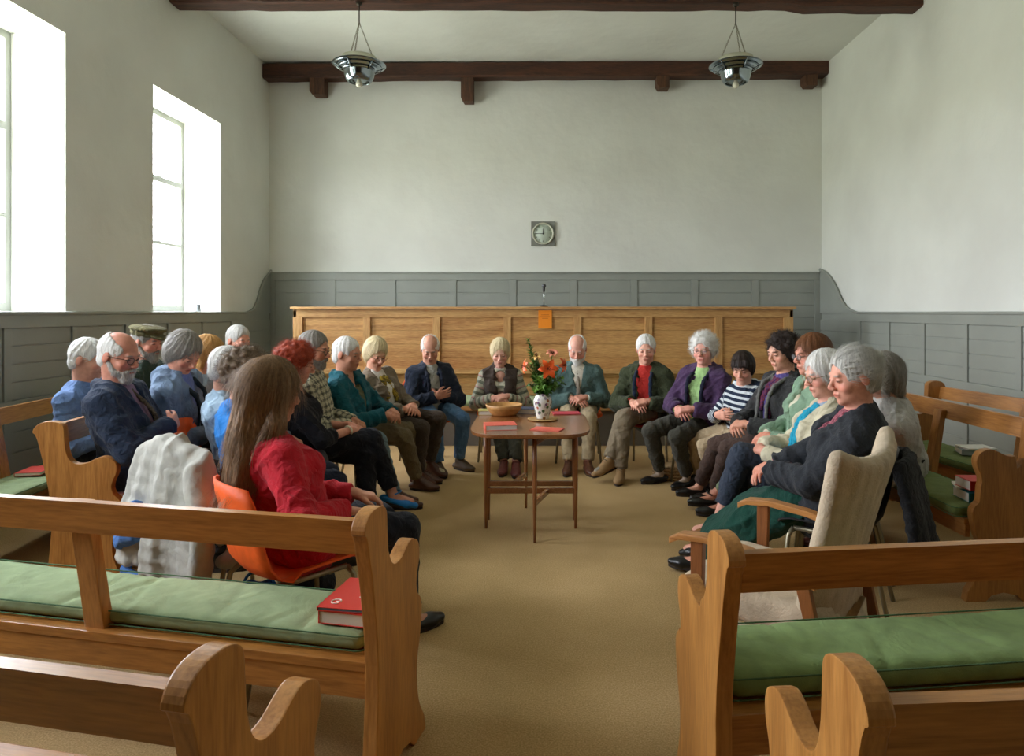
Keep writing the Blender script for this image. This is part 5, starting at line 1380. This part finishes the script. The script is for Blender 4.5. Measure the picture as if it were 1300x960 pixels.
person('balding white-bearded man in sage green zipped jacket and tie', (.34,6.68), (733,443,6.52), -92, hyaw=-97, pitch=26, arms='lap', hair=('bald', H['white']), beard=(.45, H['white']), brow=(210,205,200),
  top=dict(mat=FB('cream_shirt', (222,216,200)), g=.010, collar=True), jacket=dict(mat=FB('sage_jacket', (84,108,104)), open=(.055,.010,.003), g=.020), extras=[tie(FB('grey_tie', (150,140,126), sheen=0))],
  bottom=dict(mat=FB('beige_trousers', (174,156,124))), shoes=(M_brownshoe, 'lace'), feet=(('P',746,600,0,-80), ('P',722,600,0,-100)), seed=16, skin=(220,162,140), build=1.05)
place_chair((.97,6.3), -112, 'red moulded chair beneath the man in dark green coat', red=True)
person('white-haired man in dark green coat over a red jumper, legs crossed', (.96,6.28), (820,443,6.18), -112, hyaw=-100, pitch=12, arms='clasp', hair=('short', H['white']), brow=(190,185,180),
  top=dict(mat=FB('scarlet_jumper', (176,44,36)), g=.012, collar=True), jacket=dict(mat=FB('moss_green_coat', (56,62,40)), open=(.06,.06,.05), lining=FB('navy_facing', (28,38,58)), g=.026, hood=True),
  bottom=dict(mat=FB('taupe_trousers', (128,114,92))), shoes=(M_tanshoe, 'lace'), feet=(('W',.56,5.86,.17,-150,-.35), ('P',788,611,0,-105)), seed=17, skin=(226,170,146), build=1.06, sock=(150,144,130))
place_chair((1.38,5.83), -132, 'orange moulded chair beneath the woman in the purple coat')
person('white curly-haired woman in purple coat and lime green jumper', (1.36,5.8), (893,443,5.72), -132, hyaw=-118, pitch=8, arms='clasp', female=True, sw=.18, build=1.12, hair=('curly', HC['white']), glasses=gm2, brow=(190,180,170),
  top=dict(mat=FB('lime_jumper', (160,196,130)), g=.012, collar=True), jacket=dict(mat=FB('purple_coat', (74,52,84)), open=(.06,.055,.075), lining=FB('dark_navy_trim', (26,28,48)), g=.026, hood=True, lap=.25),
  bottom=dict(mat=FB('charcoal_green_trousers', (66,64,54))), shoes=(M_blackshoe, 'flat'), feet=(('P',872,618,0,-140), ('P',838,612,0,-155)), seed=18, skin=(232,170,152), sock=(200,180,160))
place_chair((1.60,5.36), -152, 'orange moulded chair beneath the boy in the striped top')
person('boy with dark fringe in a navy and white striped hooded top', (1.56,5.34), (943,466,5.28), -152, hyaw=-122, pitch=24, arms='folded', s=.84, hs=.95, sw=.145, build=.80, hair=('fringe', H['dark']), brow=(50,38,34),
  top=dict(mat=FB('striped_top', (36,46,66), kind='stripes', c2=(206,212,214), p=(.042,.45), sheen=0), g=.012), jacket=dict(mat=FB('striped_hood', (36,46,66), kind='stripes', c2=(206,212,214), p=(.042,.45), sheen=0), vest=True, open=(.05,.05,.12), g=.016, hood=True, collar=False),
  bottom=dict(mat=FB('sand_trousers', (190,168,134))), shoes=(M_blackshoe, 'lace'), feet=(('P',905,626,0,170), ('P',888,617,0,-170)), seed=19, skin=(228,172,148), legs_gap=.075)
place_chair((1.74,4.88), -166, 'orange moulded chair beneath the dark-haired woman with maroon scarf')
person('dark wavy-haired woman in grey jacket with maroon scarf', (1.70,4.9), (993,446,4.85), -166, hyaw=-158, pitch=14, arms='clasp', female=True, sw=.175, hair=('curly', HC['dark']), brow=(50,38,34),
  top=dict(mat=FB('purple_blue_top', (84,74,130)), g=.008), jacket=dict(mat=FB('charcoal_jacket', (52,52,52)), open=(.06,.045,.06), lining=FB('grey_facing', (104,104,100)), g=.020), extras=[scarf(FB('maroon_scarf', (110,44,54), kind='mottle', c2=(60,40,90)), (.24,.2))],
  bottom=dict(mat=FB('brown_trousers', (74,56,48))), shoes=(M_blackshoe, 'flat'), feet=(('P',908,637,0,178), ('P',888,629,0,-175)), seed=20, skin=(224,168,142))
place_chair((1.78,4.40), 178, 'orange moulded chair beneath the bespectacled woman in sage jacket')
person('woman with swept-back auburn hair and glasses in sage green jacket', (1.72,4.4), (1031,450,4.33), 178, hyaw=-172, pitch=6, arms='lap', female=True, sw=.18, build=1.12, hair=('full', H['auburn']), glasses=gm, brow=(120,84,56),
  top=dict(mat=FB('cream_top', (210,204,180)), g=.008, neck=.02), jacket=dict(mat=FB('sage_green_jacket', (126,154,128)), open=(.05,.012,.02), g=.026, lap=.2),
  bottom=dict(mat=FB('sage_trousers', (132,146,112)), len=.8), shoes=(M_blackshoe, 'strap'), feet=(('P',916,655,0,176), ('P',900,645,0,178)), seed=21, skin=(222,156,132))
place_chair((1.62,3.88), 168, 'orange moulded chair beneath the woman in the turquoise scarf')
person('white-haired woman in cream jacket with turquoise scarf, legs crossed', (1.55,3.88), (1047,474,3.82), 168, hyaw=-174, pitch=14, arms='clasp', female=True, sw=.175, hair=('full', H['white']), glasses=gm2, brow=(190,184,176),
  top=dict(mat=FB('pale_blue_blouse', (148,164,182)), g=.008), jacket=dict(mat=FB('cream_jacket', (204,196,168)), open=(.06,.05,.06), g=.020, lap=.15), sleeve=.93, extras=[scarf(FB('turquoise_scarf', (30,150,180)), (.30,.26), .07, .024)],
  bottom=dict(mat=FB('slate_navy_trousers', (52,60,74)), len=.76), shoes=(M_ochre, 'flat'), feet=(('W',1.06,4.15,.12,172,.0), ('W',1.02,3.98,.24,165,-.25)), seed=22, skin=(228,168,146), hang=None)
bc_ = make_chair(M_blackshell, 'dark moulded chair beneath the woman in the charcoal cardigan'); bc_.location = (1.43,3.35,0); bc_.rotation_euler = (0,0,math.radians(152-90))
ct2 = thing('coat', 'long black coat hanging behind the woman in charcoal cardigan', 'coat', (1.43,3.35,0), math.radians(152-90))
F_ = Field(V(-.5,-.62,.02), V(.5,.2,1.0), .012); F_.h = .01
def bs2(a, b):
    x = (-1+2*a)*(.21+.06*b); return V(x, -.325-.08*b-.02*math.sin(x*25+b)*b+.05*abs(2*a-1)**2, .76-.42*b)
for i in range(13):
    for j in range(9):
        if i < 12: F_.cap(bs2(i/12,j/8), bs2((i+1)/12,j/8), .02, None, .02)
        if j < 8: F_.cap(bs2(i/12,j/8), bs2(i/12,(j+1)/8), .02, None, .02)
        if i < 12 and j < 8: F_.cap(bs2(i/12,j/8), bs2((i+1)/12,(j+1)/8), .02, None, .02)
P_, Fc_ = F_.mesh(); P_ = folds(P_, Fc_, .006, 30., 31); from_np('cloth', P_, Fc_, fabric('black_coat', (24,24,26)), ct2)
person('grey-haired woman in charcoal cardigan and bottle green skirt', (1.40,3.35), (1083,477,3.15), 152, hyaw=-176, pitch=12, arms='lap', female=True, sw=.185, build=1.05, hair=('updo', H['silver'], .005), brow=(170,160,150), fine=.0045, ch=.0075,
  top=dict(mat=FB('burgundy_print_blouse', (112,44,60), kind='mottle', c2=(178,110,120)), g=.010, collar=True), jacket=dict(mat=FB('charcoal_wool', (44,47,52), weave=.8, wr=.4, wscale=50.), open=(.045,.012,.02), g=.024, cuff=.006, down=.08, lap=.12, collar=False),
  bottom=dict(mat=FB('bottle_green_skirt', (14,62,50), wscale=16., wr=.7), skirt=.72, name='skirt', amp=.010), shoes=(M_blackshoe, 'flat'), feet=(('W',.86,3.80,.085,158), ('W',.90,4.0,.085,150)), seed=23, skin=(226,162,138), seat=.45, extras=[buttons(4, plain('cardigan_button', (40,40,46), .4), .045, .8, .15, .013)])
person('grey-bobbed woman in pale grey top on bench behind armchair', (2.20,4.22), (1119,476,4.05), 172, hyaw=168, pitch=8, arms='lap', female=True, sw=.17, seat=.46, hair=('bob', H['grey']), brow=(120,110,100),
  top=dict(mat=FB('pale_grey_top', (184,182,176)), g=.022), extras=[scarf(FB('wine_scarf', (110,50,58)), (0,0), .066, .016)],
  bottom=dict(mat=FB('black_skirt', (24,22,24)), skirt=.9, name='skirt', wide=1.1), shoes=(plain('dark_red_leather', (80,30,26), .4), 'flat'), feet=(('L',.42,.08,0), ('L',.36,.08,0)), seed=24)
# left half of the circle
place_chair((-1.40,5.93), -28, 'orange moulded chair beneath the woman in the yellow scarf')
person('blonde short-haired woman in taupe jacket and yellow patterned scarf', (-1.38,5.9), (477,448,5.84), -28, hyaw=-48, pitch=26, arms='lap', female=True, sw=.175, hair=('full', H['paleblond']), glasses=gm2, brow=(190,160,120),
  top=dict(mat=FB('white_blouse', (224,218,208)), g=.010, collar=True), jacket=dict(mat=FB('taupe_jacket', (126,112,94)), open=(.06,.035,.03), g=.020, collar=False), extras=[scarf(FB('yellow_scarf', (178,150,50), kind='mottle', c2=(40,38,30)), (.22,.18), .064, .016)],
  bottom=dict(mat=FB('dark_brown_trousers', (70,58,48))), shoes=(M_brownshoe, 'lace'), feet=(('P',545,607,.05,-20), ('P',530,615,0,-30)), seed=13, skin=(226,166,138), sock=(190,180,150))
place_chair((-1.55,5.4), -12, 'orange moulded chair beneath the man in teal fleece')
person('white-haired man in teal fleece and khaki trousers, hands on knees', (-1.50,5.4), (441,449,5.32), -12, hyaw=-16, pitch=8, arms='clasp', hair=('short', H['white']), brow=(160,150,140), build=1.05,
  top=dict(mat=FB('olive_shirt', (92,92,66)), g=.008, neck=.01), jacket=dict(mat=FB('teal_fleece', (16,86,98), weave=.6), open=(.05,.02,.006), g=.022), bottom=dict(mat=FB('khaki_trousers', (112,98,72))),
  shoes=(M_brownshoe, 'lace'), feet=(('P',535,613,0,-15), ('P',530,622,0,-15)), seed=12, skin=(206,148,120))
place_chair((-1.70,4.93), 6, 'orange moulded chair beneath the man in the checked shirt')
person('man with glasses and grey stubble in black and cream checked shirt', (-1.66,4.93), (399,443,4.88), 6, hyaw=-10, pitch=10, arms='lap', hair=('short', H['grey']), beard=(.0, H['grey']), glasses=gm, brow=(90,80,70), s=1.02, build=1.05,
  top=dict(mat=FB('checked_shirt', (186,180,152), kind='plaid', c2=(30,38,44), p=(.045,)), g=.014, collar=True), bottom=dict(mat=FB('faded_jeans', (104,124,132))),
  shoes=(M_brownshoe, 'lace'), feet=(('P',498,640,0,4), ('P',503,646,0,2)), seed=11, skin=(200,142,112))
place_chair((-1.66,4.55), 22, 'orange moulded chair beneath the red-haired woman')
person('red-haired woman in black with blue strap shoes, legs crossed', (-1.60,4.56), (377,460,4.5), 22, hyaw=22, pitch=18, arms='clasp', female=True, sw=.175, hair=('curly', HC['red']), brow=(120,60,36), sleeve=.42,
  top=dict(mat=FB('black_top', (26,26,32)), g=.012, neck=.03), bottom=dict(mat=FB('black_trousers', (24,25,32)), wide=1.1), shoes=(M_blueshoe, 'strap'), feet=(('P',466,672,.0,25), ('W',-1.035,4.68,.215,6,-.25)), seed=10, skin=(222,160,136), extras=[watch(1, plain('cream_watch', (220,210,180), .4))])
place_chair((-1.92,4.18), 14, 'orange moulded chair in front of the woman in pale anorak')
person('white-haired person in pale blue-grey anorak behind the blue fleece', (-1.86,4.2), (291,467,4.15), 14, hyaw=5, pitch=12, arms='lap', hair=('short', H['white']), female=True, sw=.18,
  top=dict(mat=FB('ice_blue_anorak', (150,174,192)), g=.022, collar=True), bottom=dict(mat=FB('grey_trousers', (90,90,92))), shoes=(M_blackshoe, 'lace'), seed=7)
place_chair((-1.68,3.74), 28, 'orange moulded chair beneath the person in bright blue fleece')
person('curly brown-haired person in bright blue fleece seen from behind', (-1.62,3.76), (315,474,3.68), 28, hyaw=38, pitch=12, arms='lap', hair=('curly', HC['brown']), female=True, sw=.18,
  top=dict(mat=FB('bright_blue_fleece', (38,124,200), weave=.6), g=.022, collar=True), bottom=dict(mat=FB('navy_trousers', (36,42,60))), shoes=(M_blackshoe, 'lace'), seed=8, skin=(222,166,144))
place_chair((-1.02,2.82), 42, 'orange moulded chair beneath the long-haired woman in red')
person('long brown-haired woman in a red jumper seen from behind', (-1.02,2.84), (345,497,2.78), 42, hyaw=48, pitch=10, arms=dict(type='c', w={1: W(436,648,2.74), -1: lambda tp, h, f, r: h+f*.26-r*.02+UP*.09}), female=True, sw=.18, build=1.08, hair=('long', H['longb'], .006), ch=.0075,
  top=dict(mat=FB('crimson_jumper', (190,28,44), weave=.3), g=.016), bottom=dict(mat=FB('black_navy_trousers', (30,34,46))), shoes=(M_blackshoe, 'flat'), seed=9)
# on the benches at the left
person('bald bearded man with glasses in navy jacket, arms folded, on bench', (-2.30,3.86), (152,451,3.80), 8, hyaw=-12, pitch=14, arms='folded', seat=.46, hair=('bald', H['white']), beard=(.1, H['silver']), glasses=gm, brow=(150,140,130), build=1.12, s=1.03, ch=.008,
  top=dict(mat=FB('mauve_shirt', (132,108,128)), g=.010, collar=True), jacket=dict(mat=FB('dark_navy_jacket', (34,46,66)), open=(.055,.03,.05), g=.026, lap=.1), extras=[tie(FB('brown_tie', (96,84,66), kind='mottle', c2=(60,52,44), sheen=0))],
  bottom=dict(mat=FB('charcoal_trousers', (44,42,44))), shoes=(M_blackshoe, 'lace'), seed=2, skin=(206,142,118))
person('woman with short greying hair in pale blue anorak, head bowed', (-2.44,4.42), (233,447,4.32), 4, hyaw=-18, pitch=36, arms='lap', seat=.46, female=True, sw=.185, build=1.1, hair=('full', H['grey']), brow=(110,100,90),
  top=dict(mat=FB('blue_collar_shirt', (104,120,176)), g=.010, collar=True), jacket=dict(mat=FB('dusty_blue_anorak', (112,132,156)), open=(.055,.02,.03), lining=FB('dark_teal_hood', (34,46,54)), g=.026, hood=True), bottom=dict(mat=FB('dark_trousers', (40,42,50))), shoes=(M_blackshoe, 'lace'), seed=4, skin=(214,150,124))
person('woman with a golden blonde bob in grey-blue zipped top', (-2.56,5.08), (265,449,5.02), -2, hyaw=-8, pitch=14, arms='lap', seat=.46, female=True, sw=.17, hair=('bob', H['gold']), brow=(160,120,70),
  top=dict(mat=FB('grey_blue_fleece', (138,152,160)), g=.016, collar=True), bottom=dict(mat=FB('dark_trousers', (40,42,50))), shoes=(M_blackshoe, 'lace'), seed=5, skin=(222,160,134))
person('grey-haired man seated farthest back by the windows, facing right', (-2.80,6.0), (303,432,5.95), -12, hyaw=-30, pitch=10, arms='lap', seat=.46, hair=('short', H['silver']), brow=(130,120,110),
  top=dict(mat=FB('grey_shirt', (140,144,150)), g=.016, collar=True), bottom=dict(mat=FB('dark_trousers', (40,42,50))), shoes=(M_blackshoe, 'lace'), seed=6, skin=(214,152,126))
person('bearded man in an olive flat cap and dark green jacket', (-3.10,5.22), (187,434,5.15), -4, hyaw=-14, pitch=8, arms='lap', seat=.46, hair=('short', H['grey']), beard=(.5, H['grey']), brow=(110,100,90), hat=FB('olive_cap', (92,86,52)),
  top=dict(mat=FB('dark_green_jacket', (44,58,46)), g=.022, collar=True), bottom=dict(mat=FB('dark_trousers', (40,42,50))), shoes=(M_blackshoe, 'lace'), seed=3, skin=(206,142,118))
person('white-haired person in light blue shirt behind the navy jacket', (-3.04,4.48), (113,455,4.42), 0, hyaw=2, pitch=12, arms='lap', seat=.46, hair=('short', H['white']), sw=.18,
  top=dict(mat=FB('cornflower_shirt', (104,132,178)), g=.014, collar=True), bottom=dict(mat=FB('dark_trousers', (40,42,50))), shoes=(M_blackshoe, 'lace'), seed=1)
t = tag(MB().lathe([(0,0),(.035,0),(.038,.01),(.034,.08),(.03,.085),(.028,.01),(0,.008)], 20).build('sill_pot', plain('pewter', (128,132,134), .4, .6)), 'small grey pot on the sill of the farther window', 'pot'); t.location = (XL-.14, 7.72, ZS)
